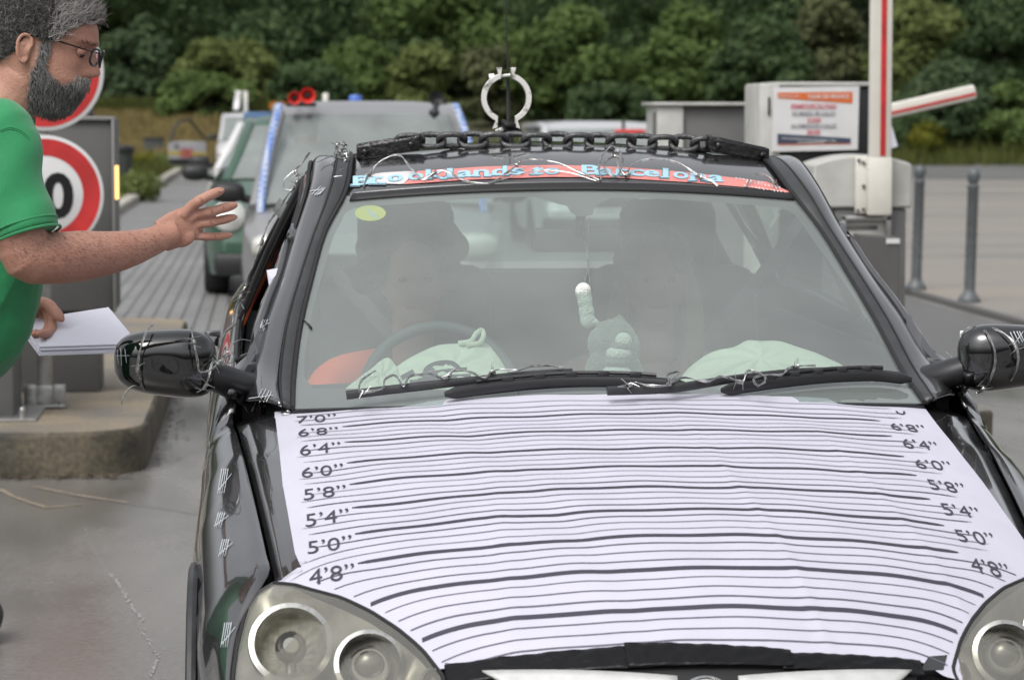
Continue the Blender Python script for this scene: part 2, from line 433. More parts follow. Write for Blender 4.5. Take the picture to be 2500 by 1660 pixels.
b = MB(); b.lathe([(.047, .003), (.0475, .006), (.044, .008), (.0425, .004)], P, ax, 40); b.build('badge_ring', M['chrome'], bd)
b = MB()
rx = Vector((1, 0, 0)); ry = ax.cross(rx)
for a0, r0 in ((30, .030), (60, .034), (90, .035), (120, .033), (150, .028), (200, .026), (260, .030), (320, .026)):
    pts = [Vector(P) + ax * .008 + rx * (math.cos(R(a0 + d * .7)) * r0 * (1 - d / 60)) + ry * (math.sin(R(a0 + d * .7)) * r0 * (1 - d / 60)) for d in (0, 12, 24, 36)]
    b.tube(pts, [.001, .003, .004, .005], 6)
b.build('badge_emblem', M['chrome'], bd)

# body sides
def top_edge(sg):
    out_ = []
    for s in (1.46, 1.38, 1.3, 1.2, 1.1, 1.0, S_AP + .01): out_.append(N(sg * (lamp_out(s) + .003), s, 0))
    for s in np.linspace(S_AP - .05, -.06, 14): out_.append(N(sg * (bonnet_half(s) + .002), s, 0))
    for x, Y, z in ((.832, 6.5, .985), (.836, 6.75, 1.02), (.838, 7.1, 1.04), (.838, 7.6, 1.058), (.835, 8.2, 1.078), (.82, 8.7, 1.09), (.79, 9.1, 1.10), (.74, 9.35, 1.10)):
        out_.append(np.array([CX + sg * x, Y, z]))
    return out_
WIDE = lin([4.9, 5.15, 5.45, 5.9, 6.4, 7.2, 8.4, 9.0, 9.35], [.80, .845, .885, .905, .90, .905, .905, .88, .80])
def side_pt(sg, T, v):
    x0 = abs(T[0] - CX); Y = T[1]; z0 = T[2]; wx = WIDE(Y)
    x = [x0, x0 + (wx - x0) * .52, wx - .008, wx, wx + .004, wx - .004, wx - .03]
    z = [z0, z0 - .028, z0 - .11, z0 - .21, .56, .42, .22]
    z = [min(z[i], z[i - 1] - .03) if i else z[i] for i in range(len(z))]
    f = catmull([0, .1, .24, .42, .66, .85, 1], [(a, c) for a, c in zip(x, z)])
    q = f(v); return np.array([CX + sg * q[0], Y, q[1]])
SIDE = {}
for sg in (-1, 1):
    te = top_edge(sg); Ys = [p[1] for p in te]
    TE = catmull(list(range(len(te))), te)
    def at_Y(Y, TE=TE, n=len(te)):
        a, c = 0, n - 1.0
        for _ in range(40):
            m_ = (a + c) / 2
            if TE(m_)[1] < Y: a = m_
            else: c = m_
        return TE(a)
    SIDE[sg] = lambda Y, v, sg=sg, at_Y=at_Y: side_pt(sg, at_Y(Y), v)
    vs = list(np.linspace(0, 1, 25))
    for nm, y0, y1, n in (('front_wing', te[0][1] + .01, 6.415, 60), ('front_door', 6.422, 7.55, 24), ('rear_door', 7.557, 8.45, 20), ('rear_quarter', 8.457, 9.35, 30)):
        us = list(np.linspace(y0, y1, n)); P = [SIDE[sg](u, v) for u in us for v in vs]; f = []
        for i in range(n - 1):
            for j in range(len(vs) - 1):
                c = (P[i * 25 + j] + P[(i + 1) * 25 + j + 1]) / 2
                if any((c[1] - wy) ** 2 + (c[2] - .31) ** 2 < .37 ** 2 for wy in (5.80, 8.45)): continue
                f.append((i * 25 + j, (i + 1) * 25 + j, (i + 1) * 25 + j + 1, i * 25 + j + 1))
        b = MB(); b.add(P, f); dr = b.build(nm, M['paint'], car, solid=.008)
        if 'door' in nm:
            yh = y1 - .16; hp = [SIDE[sg](yh + d, .26) + np.array([sg * o_, 0, 0]) for d, o_ in ((-.10, 0), (-.07, .03), (0, .036), (.07, .03), (.10, 0))]
            b = MB(); b.tube(smoothpath(hp, 14), .014, 8); b.build('door_handle', M['paint'], dr)
    for wy in (5.80, 8.45):
        b = MB(); x = CX + sg * .80
        arc = [np.array([CX + sg * (WIDE(wy) + .006), wy + .372 * math.cos(a), .31 + .372 * math.sin(a)]) for a in np.linspace(-.2, math.pi + .2, 40)]
        b.tube(arc, .012, 8); b.build('wheel_arch', M['trim'], car)
        b = MB(); b.lathe([(.20, -.10), (.29, -.10), (.315, -.07), (.32, 0), (.315, .07), (.29, .10), (.20, .10)], (x, wy, .32), (1, 0, 0), 40)
        wh = b.build('wheel', M['rubber'], car)
        b = MB(); b.lathe([(.205, -.05), (.21, .06), (.19, .085), (.06, .05), (.02, .06)], (x, wy, .32), (sg, 0, 0), 30); b.build('rim', M['silver'], wh)
    # bumper corner
    b = MB(); b.grid(lambda t, v: N(sg * (.60 + .2 * t), 1.46, 0) * (1 - v) + np.array([CX + sg * (.60 + .25 * t), 4.86 + .55 * t ** 2, .22]) * v, list(np.linspace(0, 1, 12)), list(np.linspace(0, 1, 8)))
    b.build('bumper_corner', M['paint'], car)

# roof pillars: C0 glass edge, C1 outside of the matt strip, C2 top of the door frame (photo pixels, left side)
c0 = [W(714, 998, 6.27), W(718, 914, 6.48), W(734, 795, 6.68), W(761, 681, 6.86), W(793, 570, 7.03), W(843, 473, 7.16), W(858, 397, 7.40)]
c1 = [W(689, 985, 6.27), W(684, 914, 6.48), W(700, 795, 6.68), W(731, 681, 6.86), W(767, 570, 7.03), W(806, 463, 7.16), W(823, 392, 7.40)]
c2 = [W(599, 978, 6.27), W(616, 894, 6.48), W(645, 780, 6.68), W(684, 681, 6.86), W(720, 568, 7.03), W(754, 463, 7.16), W(764, 396, 7.40)]
c2 = [W(599, 978, 6.40), W(616, 894, 6.61), W(645, 780, 6.81), W(684, 681, 6.99), W(720, 568, 7.16), W(754, 463, 7.27), W(764, 396, 7.47)]
off = lambda p: np.array([CX - p[0], p[1], p[2]])
c0 = [off(p) for p in c0] + [np.array(q) for q in ((.528, 7.75, 1.490), (.522, 8.2, 1.490), (.515, 8.7, 1.470), (.50, 9.1, 1.41))]
c1 = [off(p) for p in c1] + [np.array(q) for q in ((.565, 7.75, 1.488), (.558, 8.2, 1.487), (.55, 8.7, 1.467), (.535, 9.1, 1.405))]
c2 = [off(p) for p in c2] + [np.array(q) for q in ((.635, 7.75, 1.466), (.63, 8.2, 1.458), (.62, 8.7, 1.435), (.60, 9.1, 1.37))]
tt = list(range(11))
C0, C1, C2 = catmull(tt, c0), catmull(tt, c1), catmull(tt, c2)
def SD(sg, p): return np.array([CX + sg * p[0], p[1], p[2]])
T_TOP = 4.93
WS0, WS1 = C0(0), C0(T_TOP)
def WS(s, t, lift=0.0):                # windscreen: s -1..1 across, t 0..1 upwards
    e = C0(t * T_TOP); x = e[0] * s
    c = 1 - s * s
    Y = e[1] - (.155 + (.085 - .155) * t) * c; z = e[2] + (.024 + .006 * t) * c
    return np.array([CX + x, Y - .55 * lift, z + .83 * lift])
ts = list(np.linspace(-.0, 1, 30))
b = MB(); b.grid(lambda s, t: WS(s, t), list(np.linspace(-1, 1, 41)), ts)
ws = b.build('windscreen', M['windscreen'], car)
def surf_poly(S, uv, m, name, par, lift=None, solid=0):
    P = [S(u, v) for u, v in uv]; b = MB(); b.add(P, [tuple(range(len(P)))]); return b.build(name, m, par, smooth=False, solid=solid)
# printed border on the inside of the glass
inner_px = [(765, 945), (745, 920), (742, 890), (752, 815), (772, 720), (795, 640), (820, 560), (838, 520), (858, 505),
            (1000, 494), (1130, 484), (1250, 478), (1320, 478), (1350, 492), (1385, 500), (1400, 525), (1446, 525), (1452, 500), (1490, 480), (1600, 482), (1750, 492), (1910, 504), (1940, 520),
            (1990, 590), (2070, 700), (2140, 810), (2190, 890), (2205, 920), (2200, 940), (2180, 955), (1900, 955), (1500, 950), (1100, 948)]
iuv = [inv(WS, x, y, (x - 1480) / 780, (970 - y) / 500) for x, y in inner_px]
iuv = resample(iuv + [iuv[0]], 160)[:-1]
cen = np.array([0, .5]); ouv = []
for u_, v_ in iuv:
    d = np.array([u_, v_]) - cen; k = min([(1 - cen[0]) / d[0] if d[0] > 1e-6 else (-1 - cen[0]) / d[0] if d[0] < -1e-6 else 9,
                                           (1 - cen[1]) / d[1] if d[1] > 1e-6 else (0 - cen[1]) / d[1] if d[1] < -1e-6 else 9])
    ouv.append(cen + d * k)
b = MB(); nseg = 6; P = []; f = []
for i in range(len(iuv)):
    for j in range(nseg + 1):
        q = iuv[i] * (1 - j / nseg) + ouv[i] * (j / nseg); P.append(WS(q[0], q[1], -.004))
for i in range(len(iuv)):
    i2 = (i + 1) % len(iuv)
    for j in range(nseg): f.append((i * 7 + j, i2 * 7 + j, i2 * 7 + j + 1, i * 7 + j + 1))
b.add(P, f); b.build('glass_border', M['frit'], ws)
# scuttle below the glass
b = MB(); b.grid(lambda s, t: WS(s, 0) * (1 - t) + (N(s * .80, -.05) + np.array([0, .0, -.02])) * t + np.array([0, 0, -.004 - .03 * math.sin(math.pi * t)]), list(np.linspace(-1, 1, 31)), list(np.linspace(0, 1, 6)))
b.build('scuttle', M['plastic'], car)
# roof skin
def RF(s, t):                          # t runs along the rail from the glass to the tail
    e = C0(T_TOP + (10 - T_TOP) * t); c = 1 - s * s
    return np.array([CX + e[0] * s, e[1] - .085 * c * max(0, 1 - t * 2.2), e[2] + (.030 + .006 * min(1, t * 3)) * c])
b = MB(); b.grid(RF, list(np.linspace(-1, 1, 41)), list(np.linspace(0.004, 1, 40))); roof = b.build('roof', M['paint'], car, solid=.01)
# rubber across the top of the glass
b = MB(); b.grid(lambda s, k: WS(s, 1 - .035 * (1 - k), .004 + .003 * math.sin(math.pi * k)), list(np.linspace(-.965, .985, 50)), list(np.linspace(0, 1, 5)))
b.grid(lambda s, k: WS(s, 1, .006) * (1 - k) + (RF(s, .004) + np.array([0, -.003, .002])) * k, list(np.linspace(-.965, .985, 50)), list(np.linspace(0, 1, 4)))
b.build('header_seal', M['rubber'], ws, solid=.006)
for sg in (-1, 1):
    n = 60; tl = list(np.linspace(0, 10, n))
    b = MB(); b.grid(lambda t, k: SD(sg, C0(t) * (1 - k) + C1(t) * k) + np.array([0, 0, .004 * math.sin(math.pi * k) + .002]), tl, list(np.linspace(0.09, .97, 7)))
    b.build('pillar_strip', M['trim'], car, solid=.01)
    b = MB(); b.tube([SD(sg, C0(t)) + np.array([0, -.002, .003]) for t in tl], .0055, 6); b.tube([SD(sg, C1(t)) + np.array([0, -.001, .001]) for t in tl], .003, 6)
    b.build('glass_seal', M['rubber'], ws)
    b = MB()
    def pil(t, k):
        p = C1(t) * (1 - k) + C2(t) * k; return SD(sg, p + np.array([.012, 0, .010]) * math.sin(math.pi * k) * (1 if t > .5 else .5 + t))
    b.grid(pil, tl, list(np.linspace(0.02, 1, 10))); b.build('roof_pillar', M['paint'], car, solid=.008)
    # side frame: plane through belt and rail
    def S2(Y, z):
        zb = float(np.interp(Y, [6.3, 6.75, 7.1, 7.6, 8.2, 8.7, 9.1], [.97, 1.02, 1.04, 1.058, 1.078, 1.09, 1.10]))
        tr = min(tt, key=lambda k: abs(c2[k][1] - Y)); 
        f2 = np.interp(Y, [p[1] for p in c2], range(11)); q = C2(f2); dz = max(q[2] - zb, .02)
        k = min(max((z - zb) / dz, -.2), 1.2); xb = float(np.interp(Y, [6.3, 6.5, 7, 8.2, 8.7, 9.1], [.812, .832, .838, .835, .82, .79]))
        return SD(sg, np.array([xb + (q[0] - xb) * k + .012 * math.sin(math.pi * min(max(k, 0), 1)), Y, z]))
    S2l = S2
    railz = lambda Y: float(np.interp(Y, [p[1] for p in c2], [p[2] for p in c2]))
    belt = lambda Y: float(np.interp(Y, [6.3, 6.75, 7.1, 7.6, 8.2, 8.7, 9.1], [.97, 1.02, 1.04, 1.058, 1.078, 1.09, 1.10]))
    for nm, y0, y1 in (('front_window_frame', 6.42, 7.54), ('rear_window_frame', 7.56, 8.80)):
        # outer loop and opening loop, same number of points
        ou = [(y, railz(y)) for y in np.linspace(y0, y1, 24)] + [(y1, railz(y1) + (belt(y1) - railz(y1)) * k) for k in np.linspace(.1, .9, 8)] + [(y, belt(y)) for y in np.linspace(y1, y0, 24)]
        if y0 < 7:
            top = [(6.66 + (7.22 - 6.66) * k, belt(6.66) + .045 + (railz(7.22) - .035 - belt(6.66) - .045) * (k ** .93)) for k in np.linspace(0, 1, 15)] + [(y, railz(y) - .04) for y in np.linspace(7.26, 7.47, 9)]
            inn = top + [(7.475, railz(7.475) - .04 + (belt(7.475) + .02 - railz(7.475) + .04) * k) for k in np.linspace(.1, .9, 8)] + [(y, belt(y) + .015) for y in np.linspace(7.475, 6.70, 24)]
        else:
            inn = [(y, railz(y) - .04) for y in np.linspace(7.63, 8.5, 24)] + [(8.5 + .2 * k, railz(8.5) - .04 + (belt(8.7) + .02 - railz(8.5) + .04) * k) for k in np.linspace(.1, .9, 8)] + [(y, belt(y) + .015) for y in np.linspace(8.68, 7.63, 24)]
        b = MB(); A = []; n = len(ou)
        for i in range(n):
            for k in np.linspace(0, 1, 4):
                A.append(S2(ou[i][0] * (1 - k) + inn[i][0] * k, ou[i][1] * (1 - k) + inn[i][1] * k) + np.array([sg * .004 * math.sin(math.pi * k), 0, 0]))
        f = [(i * 4 + j, ((i + 1) % n) * 4 + j, ((i + 1) % n) * 4 + j + 1, i * 4 + j + 1) for i in range(n) for j in range(3)]
        b.add(A, f); fr = b.build(nm, M['paint'], car, solid=.02)
        b = MB(); b.tube([S2(*q) for q in inn], .007, 6, closed=True); b.tube([S2(*q) + np.array([sg * .004, 0, 0]) for q in ou[:24]], .006, 6); b.build('window_seal', M['rubber'], fr)
        if not (y0 < 7 and sg == -1):
            b = MB(); b.add([S2(*q) - np.array([sg * .008, 0, 0]) for q in inn], [tuple(range(n))]); b.build('window_glass', M['glass'], fr, smooth=False)
    b = MB(); b.add([SD(sg, (.800, 6.27, .952)), SD(sg, (.842, 6.52, .982)), SD(sg, (.842, 6.80, 1.026)), S2(6.64, 1.06) + np.array([sg * .004, 0, 0]), SD(sg, C2(.9) + np.array([.006, 0, 0])), SD(sg, C2(.0) + np.array([.006, 0, -.002]))], [(0, 1, 2, 3, 4, 5)]); b.build('mirror_sail', M['gloss'], car, smooth=False)
# tail
b = MB(); b.grid(lambda s, t: RF(s, 1) * (1 - t) + np.array([CX + s * .72, 9.36 - .03 * s * s, 1.10]) * t, list(np.linspace(-.86, .86, 12)), list(np.linspace(.06, .93, 6)))
b.build('rear_window', M['glass'], car)
b = MB()
for sg in (-1, 1): b.grid(lambda k, t: (SD(sg, C0(10)) * (1 - t) + np.array([CX + sg * .66, 9.36, 1.10]) * t) * (1 - k) + (SD(sg, C2(10)) * (1 - t) + np.array([CX + sg * .77, 9.30, 1.10]) * t) * k + np.array([0, 0, 0]), list(np.linspace(-.6, 1, 8)), list(np.linspace(0, 1, 8)))
b.grid(lambda s, t: np.array([CX + s * .80, 9.36 + .08 * math.sin(math.pi * t) - .06 * s * s, 1.10 - .85 * t]), list(np.linspace(-1, 1, 15)), list(np.linspace(0, 1, 10)))
b.build('tailgate', M['paint'], car)
# cabin
b = MB(); b.box((CX, 7.9, .30), (1.64, 2.9, .06)); b.box((CX, 6.62, .60), (1.5, .05, .6)); b.box((CX, 8.75, .62), (1.56, .06, .7)); b.box((CX, 9.05, .98), (1.45, .6, .03), bev=.01)
for sg in (-1, 1): b.box((CX + sg * .80, 7.6, .70), (.03, 2.2, .62))
b.build('cabin_lining', M['interior'], car)
b = MB(); b.grid(lambda s, t: np.array([CX + s * .76, 6.22 + .62 * t + .14 * s * s * (1 - t), .945 + .035 * math.sin(2.2 * t) - .02 * s * s]) if t <= 1 else np.array([CX + s * .76, 6.84 + .03 * (t - 1), .97 - .4 * (t - 1)]), list(np.linspace(-1, 1, 25)), list(np.linspace(0, 1.8, 22)))
b.build('dashboard', M['dash'], car, solid=.01)
sw = Vector(W(1075, 965, 6.93)); ax = Vector((0, -.85, .5)).normalized(); rx = Vector((1, 0, 0)); ry = ax.cross(rx)
b = MB(); b.tube([sw + rx * (.185 * math.cos(a)) + ry * (.185 * math.sin(a)) for a in np.linspace(0, 2 * math.pi, 49)[:-1]], .015, 10, closed=True)
for a in (200, 340, 270): b.tube([sw, sw + rx * (.18 * math.cos(R(a))) + ry * (.18 * math.sin(R(a)))], .018, 8, flat=(.6, 1))
b.ell(tuple(sw), (.06, .06, .04)); b.build('steering_wheel', mat('wheel_leather', (.07, .085, .09), .5), car)
for x in (-.37, .37):
    b = MB(); b.box((CX + x, 7.55, .52), (.5, .52, .18), bev=.06); b.box((CX + x, 7.90, .86), (.48, .16, .66), Matrix.Rotation(R(-14), 3, 'X'), bev=.06)
    st = b.build('seat', M['interior'], car)
    b = MB(); b.box((CX + x, 8.02, 1.27), (.27, .10, .19), Matrix.Rotation(R(-10), 3, 'X'), bev=.04); b.tube([(CX + x - .06, 8.0, 1.10), (CX + x - .06, 8.02, 1.24)], .008); b.tube([(CX + x + .06, 8.0, 1.10), (CX + x + .06, 8.02, 1.24)], .008); b.build('headrest', M['interior'], st)
    sd = -1 if x < 0 else 1
    b = MB(); b.tube(smoothpath([(CX + x + sd * .36, 7.78, 1.36), (CX + x + sd * .22, 7.62, 1.20), (CX + x, 7.58, .95), (CX + x - sd * .2, 7.6, .68)], 16), .024, 8, flat=(.15, 1)); b.build('seat_belt', mat('belt_web', (.16, .17, .17), .7), st)
b = MB(); b.box((CX, 8.45, .55), (1.3, .5, .2), bev=.06); b.box((CX, 8.72, .84), (1.3, .16, .58), Matrix.Rotation(R(-16), 3, 'X'), bev=.06); b.build('rear_bench', M['interior'], car)
P = WS(*inv(WS, 1420, 560, 0, .85)); b = MB(); b.box((P[0], P[1] + .10, P[2] - .03), (.22, .03, .06), bev=.012); b.tube([WS(*inv(WS, 1420, 515, 0, .9)) + np.array([0, .01, -.01]), (P[0], P[1] + .09, P[2] - .02)], .012); b.build('rear_view_mirror', M['plastic'], car)

# door mirrors
def mirror(sg):
    C = Vector(W(404, 880, 6.42)); C.x = CX + sg * (CX - C.x) - (.055 if sg > 0 else 0)
    def fn(u, v):
        def sp(a, p): return math.copysign(abs(a) ** p, a)
        x = sp(math.cos(u), .62); z = sp(math.sin(u), .62); r = sp(math.cos(v), .92); y = sp(math.sin(v), .95)
        inn = (1 - x * sg * -1 * (1 if sg < 0 else 1)) / 2 if False else (x * (-sg) + 1) / 2      # 1 at the door end
        zz = z * r * (.066 + .018 * inn) - .010 * inn
        return (C.x + x * r * .114, C.y + y * (.075 if y < 0 else .06) * (.8 + .2 * r), C.z + zz)
    b = MB(); nu, nv = 48, 20
    b.grid(fn, [2 * math.pi * i / nu for i in range(nu)], list(np.linspace(-math.pi / 2 + .03, math.pi / 2 - .03, nv + 1)), closeu=True).capell(nu, nv + 1)
    mo = b.build('door_mirror', M['gloss'], car, angle=60)
    arm = [C + Vector((-sg * .085, .01, -.030)), C + Vector((-sg * .125, .03, -.046)), C + Vector((-sg * .165, .08, -.068)), C + Vector((-sg * .186, .13, -.078))]
    b = MB(); b.tube(smoothpath(arm, 14), list(np.linspace(.042, .054, 14)), 16, flat=(1, .75)); b.build('mirror_arm', M['plastic'], mo)
    b = MB(); b.box((C.x, C.y + .062, C.z - .004), (.19, .006, .11), bev=.003); b.build('mirror_glass', M['chrome'], mo)
    return mo, C, fn
MIR = {sg: mirror(sg) for sg in (-1, 1)}
# wipers
for nm, arm, blade in (('wiper', [(845, 995), (900, 988), (1100, 965), (1330, 940), (1395, 936)], [(1085, 982), (1200, 966), (1400, 950), (1560, 952), (1680, 962)]),
                       ('wiper', [(1480, 985), (1620, 980), (1790, 955), (1960, 935), (2030, 932)], [(1760, 972), (1900, 952), (2060, 937), (2150, 936), (2222, 945)])):
    def onws(px, py, lift): u, v = inv(WS, px, py, (px - 1480) / 780, .02); return WS(u, v, lift)
    b = MB(); b.tube(smoothpath([onws(x, y, .035) for x, y in arm], 24), [.010] * 8 + list(np.linspace(.010, .006, 16)), 8, flat=(.8, 1)); wp = b.build(nm, M['trim'], car)
    b = MB(); pp = smoothpath([onws(x, y, .022) for x, y in blade], 24)
    b.tube(pp, [.006] + [.0135] * 22 + [.006], 8, flat=(.8, 1)); b.tube([p + np.array([0, .004, .018]) for p in pp[3:-3]], .005, 6)
    for i in (6, 9, 12, 15, 18): b.box(tuple(pp[i] + np.array([0, 0, .016])), (.026, .012, .012), bev=.003)
    b.build('wiper_blade', M['plastic'], wp)
# aerial
b = MB(); A0 = W(1241, 322, 7.68); b.tube([A0, W(1240, 190, 7.70)], [.0055, .0045], 8); b.tube([W(1240, 190, 7.70), W(1232, -120, 7.72)], [.0022, .0015], 6)
b.cyl(tuple(A0 - np.array([0, 0, .03])), tuple(A0), .016, .010); b.build('aerial', M['rubber'], car)
# yellow round window sticker, orange disc
def disc_on(S, px, py, rx_, ry_, u0, v0, lift, m, name, par):
    pts = [inv(S, px + rx_ * math.cos(a), py + ry_ * math.sin(a), u0, v0) for a in np.linspace(0, 2 * math.pi, 33)[:-1]]
    b = MB(); b.add([S(u, v, lift) for u, v in pts], [tuple(range(32))]); return b.build(name, m, par, smooth=False)
yl = disc_on(WS, 904, 519, 38, 19, -.75, .9, -.002, mat('yellow_sticker', (.62, .58, .10), .5), 'window_sticker', ws)
b = MB()
for q in ([(893, 507), (906, 512), (900, 518)], [(898, 516), (922, 520), (905, 527)], [(900, 524), (925, 528), (916, 533)]):
    b.add([WS(*inv(WS, x, y, -.75, .9), -.001) for x, y in q], [(0, 1, 2)])
b.build('sticker_print', mat('sticker_print', (.5, .56, .55), .5), yl, smooth=False)
disc_on(WS, 2129, 916, 16, 16, .75, .1, -.002, mat('orange_sticker', (.7, .25, .10), .5), 'tax_disc', ws)

# sun strip across the front of the roof
RFL = lambda u, v, l=.003: RF(u, v) + np.array([0, -.15 * l, l])
def rf_px(x, y): return inv(RF, x, y, (x - 1390) / 560, .03)
def rf_band(top, bot, n, m, name, par, lift):
    A = [rf_px(*p) for p in resample(top, n)]; B = [rf_px(*p) for p in resample(bot, n)]
    P, f = ribbon([(u, v, 0) for u, v in A], [(u, v, 0) for u, v in B], 4); b = MB(); b.add([RFL(p[0], p[1], lift) for p in P], f); return b.build(name, m, par)
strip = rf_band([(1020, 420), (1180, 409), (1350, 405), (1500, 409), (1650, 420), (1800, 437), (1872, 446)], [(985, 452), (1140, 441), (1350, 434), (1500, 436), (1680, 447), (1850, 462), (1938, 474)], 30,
                mat('sun_strip', (.74, .23, .20), .3, coat=.5), 'sun_strip', roof, .002)  # red paled: sky reflection put into the strip colour
rf_band([(872, 434), (930, 424), (1000, 420), (1015, 422)], [(868, 446), (925, 450), (980, 452), (985, 451)], 12, mat('sun_strip_tail', (.62, .60, .60), .4), 'strip_tail', strip, .0022)
lets = 'Brooklands to Barcelona'
tx = {0: 882, 1: 918, 2: 965, 3: 1015, 4: 1057, 5: 1098, 6: 1135, 7: 1175, 8: 1220, 9: 1262, 11: 1313, 12: 1348, 14: 1440, 15: 1478, 16: 1515, 17: 1554, 18: 1590, 19: 1625, 20: 1662, 21: 1704, 22: 1748}
def ty(x): return float(np.interp(x, [880, 960, 1060, 1180, 1260, 1350, 1450, 1560, 1660, 1750], [446, 437, 430, 424, 421, 420, 420, 424, 430, 438]))
for pas, (bold, m, lift, name) in enumerate(((.05, mat('letter_edge', (.10, .16, .2), .4, coat=.3), .0027, 'letter_outline'), (.025, mat('letter_blue', (.36, .60, .72), .4, coat=.3), .0034, 'lettering'))):  # blue lightened, sky sheen mixed into the letter colour
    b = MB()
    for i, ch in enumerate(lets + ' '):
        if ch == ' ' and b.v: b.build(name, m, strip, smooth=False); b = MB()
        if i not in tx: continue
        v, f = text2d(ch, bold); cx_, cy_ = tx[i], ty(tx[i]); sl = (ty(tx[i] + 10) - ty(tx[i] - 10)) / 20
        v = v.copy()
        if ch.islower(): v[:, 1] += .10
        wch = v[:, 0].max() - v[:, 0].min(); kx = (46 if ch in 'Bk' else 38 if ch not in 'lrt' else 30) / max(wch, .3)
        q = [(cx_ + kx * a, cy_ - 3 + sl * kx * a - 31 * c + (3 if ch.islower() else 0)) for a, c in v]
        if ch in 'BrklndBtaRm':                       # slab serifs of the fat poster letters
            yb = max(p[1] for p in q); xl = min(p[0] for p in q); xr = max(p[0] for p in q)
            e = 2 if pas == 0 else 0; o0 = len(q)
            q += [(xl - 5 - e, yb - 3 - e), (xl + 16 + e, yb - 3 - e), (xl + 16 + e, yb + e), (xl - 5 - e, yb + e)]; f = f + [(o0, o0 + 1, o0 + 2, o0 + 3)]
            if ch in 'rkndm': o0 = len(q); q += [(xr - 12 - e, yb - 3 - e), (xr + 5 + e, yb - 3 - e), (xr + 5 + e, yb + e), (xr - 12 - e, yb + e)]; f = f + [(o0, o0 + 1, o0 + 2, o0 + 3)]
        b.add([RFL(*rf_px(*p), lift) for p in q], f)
b = MB()
for (x0, y0, n) in ((1795, 437, 8), (1820, 446, 10), (1815, 455, 12)):
    for i in range(n):
        p = (x0 + i * 9, y0 + i * 1.5); q = (p[0] + random.uniform(2, 6), p[1] + random.uniform(3, 6))
        b.add([RFL(*rf_px(*k), .004) for k in (p, (p[0] + 2.5, p[1]), (q[0] + 2.5, q[1]), q)], [(0, 1, 2, 3)])
b.build('small_print', M['white'], strip, smooth=False)

# white tally marks
def tally(S, c, strokes, par, u0, v0, lift=.002, wd=3.2):
    b = MB()
    for (x0, y0, x1, y1) in strokes:
        d = np.array([y0 - y1, x1 - x0], float); d *= wd / 2 / np.linalg.norm(d)
        A = []; B = []
        for t in np.linspace(0, 1, 6):
            k = 1 - .55 * t; x, y = x0 + (x1 - x0) * t, y0 + (y1 - y0) * t
            A.append(S(*inv(S, c[0] + x + d[0] * k, c[1] + y + d[1] * k, u0, v0), lift)); B.append(S(*inv(S, c[0] + x - d[0] * k, c[1] + y - d[1] * k, u0, v0), lift))
        b.add(*ribbon(A, B))
    return b.build('tally_mark', M['chalk'], par, smooth=False)
bpy.context.view_layer.update(); DG = bpy.context.evaluated_depsgraph_get()
def cast(px, py, lift=.002):           # first car surface seen at a photo pixel
    d = Vector(ray(px, py)).normalized(); ok, p, nn, _, ob, _ = SC.ray_cast(DG, Vector(CAM), d)
    if not ok: return None
    if nn.dot(d) > 0: nn = -nn
    return np.array(p + nn * lift - d * lift)
def tally(c, strokes, par, wd=3.2):
    b = MB(); c = np.array(c, float)
    for (x0, y0, x1, y1) in strokes:
        d = np.array([y0 - y1, x1 - x0], float); d *= wd / 2 / np.linalg.norm(d); A = []; B = []
        for t in np.linspace(0, 1, 6):
            k = .72 - .40 * t; q = c + (x0 + (x1 - x0) * t, y0 + (y1 - y0) * t); a_, b_ = cast(*(q + d * k)), cast(*(q - d * k))
            if a_ is not None and b_ is not None and np.linalg.norm(a_ - b_) < .03: A.append(a_); B.append(b_)
        if len(A) > 1: b.add(*ribbon(A, B))
    if b.v: b.build('tally_mark', M['chalk'], par, smooth=False)
wing = [o for o in car.children if o.name.startswith('front_wing')][0]; pr = [o for o in car.children if o.name.startswith('roof_pillar')][0]
tally((634, 968), [(-8, 32, 16, -18), (-20, 36, 8, -18), (2, 30, 24, -14), (10, 26, 30, -12), (-26, 6, 32, -2)], wing, 3.6)
for c, k in (((549, 1175), 1), ((541, 1270), .6), ((551, 1338), .7), ((557, 1550), 1)):
    tally(c, [(x * .5, -30 * k, x * .5 - 10, 30 * k) for x in (-12, -2, 8, 18)] + [(-14, 22 * k, 18, -18 * k)], wing, 3)
tally((776, 466), [(-14, 10, 8, -10), (-8, 12, 14, -8), (-2, 12, 18, -6), (4, 10, 16, -2), (-18, 2, 18, -4)], pr, 2.4)
tally((647, 795), [(x, -14, x - 12, 14) for x in (-4, 2, 8)] + [(-12, 6, 12, -6)], pr, 2.6)
tally((302, 870), [(-6, -20, -4, 22), (-14, -16, -12, 18), (4, -18, 8, 16), (-16, -2, 16, -2)], MIR[-1][0], 3)
tally((2484, 824), [(-18, -12, -6, 14), (-10, -14, 4, 14), (-2, -14, 12, 12), (4, -14, 16, 10), (-8, 16, 14, -14)], MIR[1][0], 3.4)
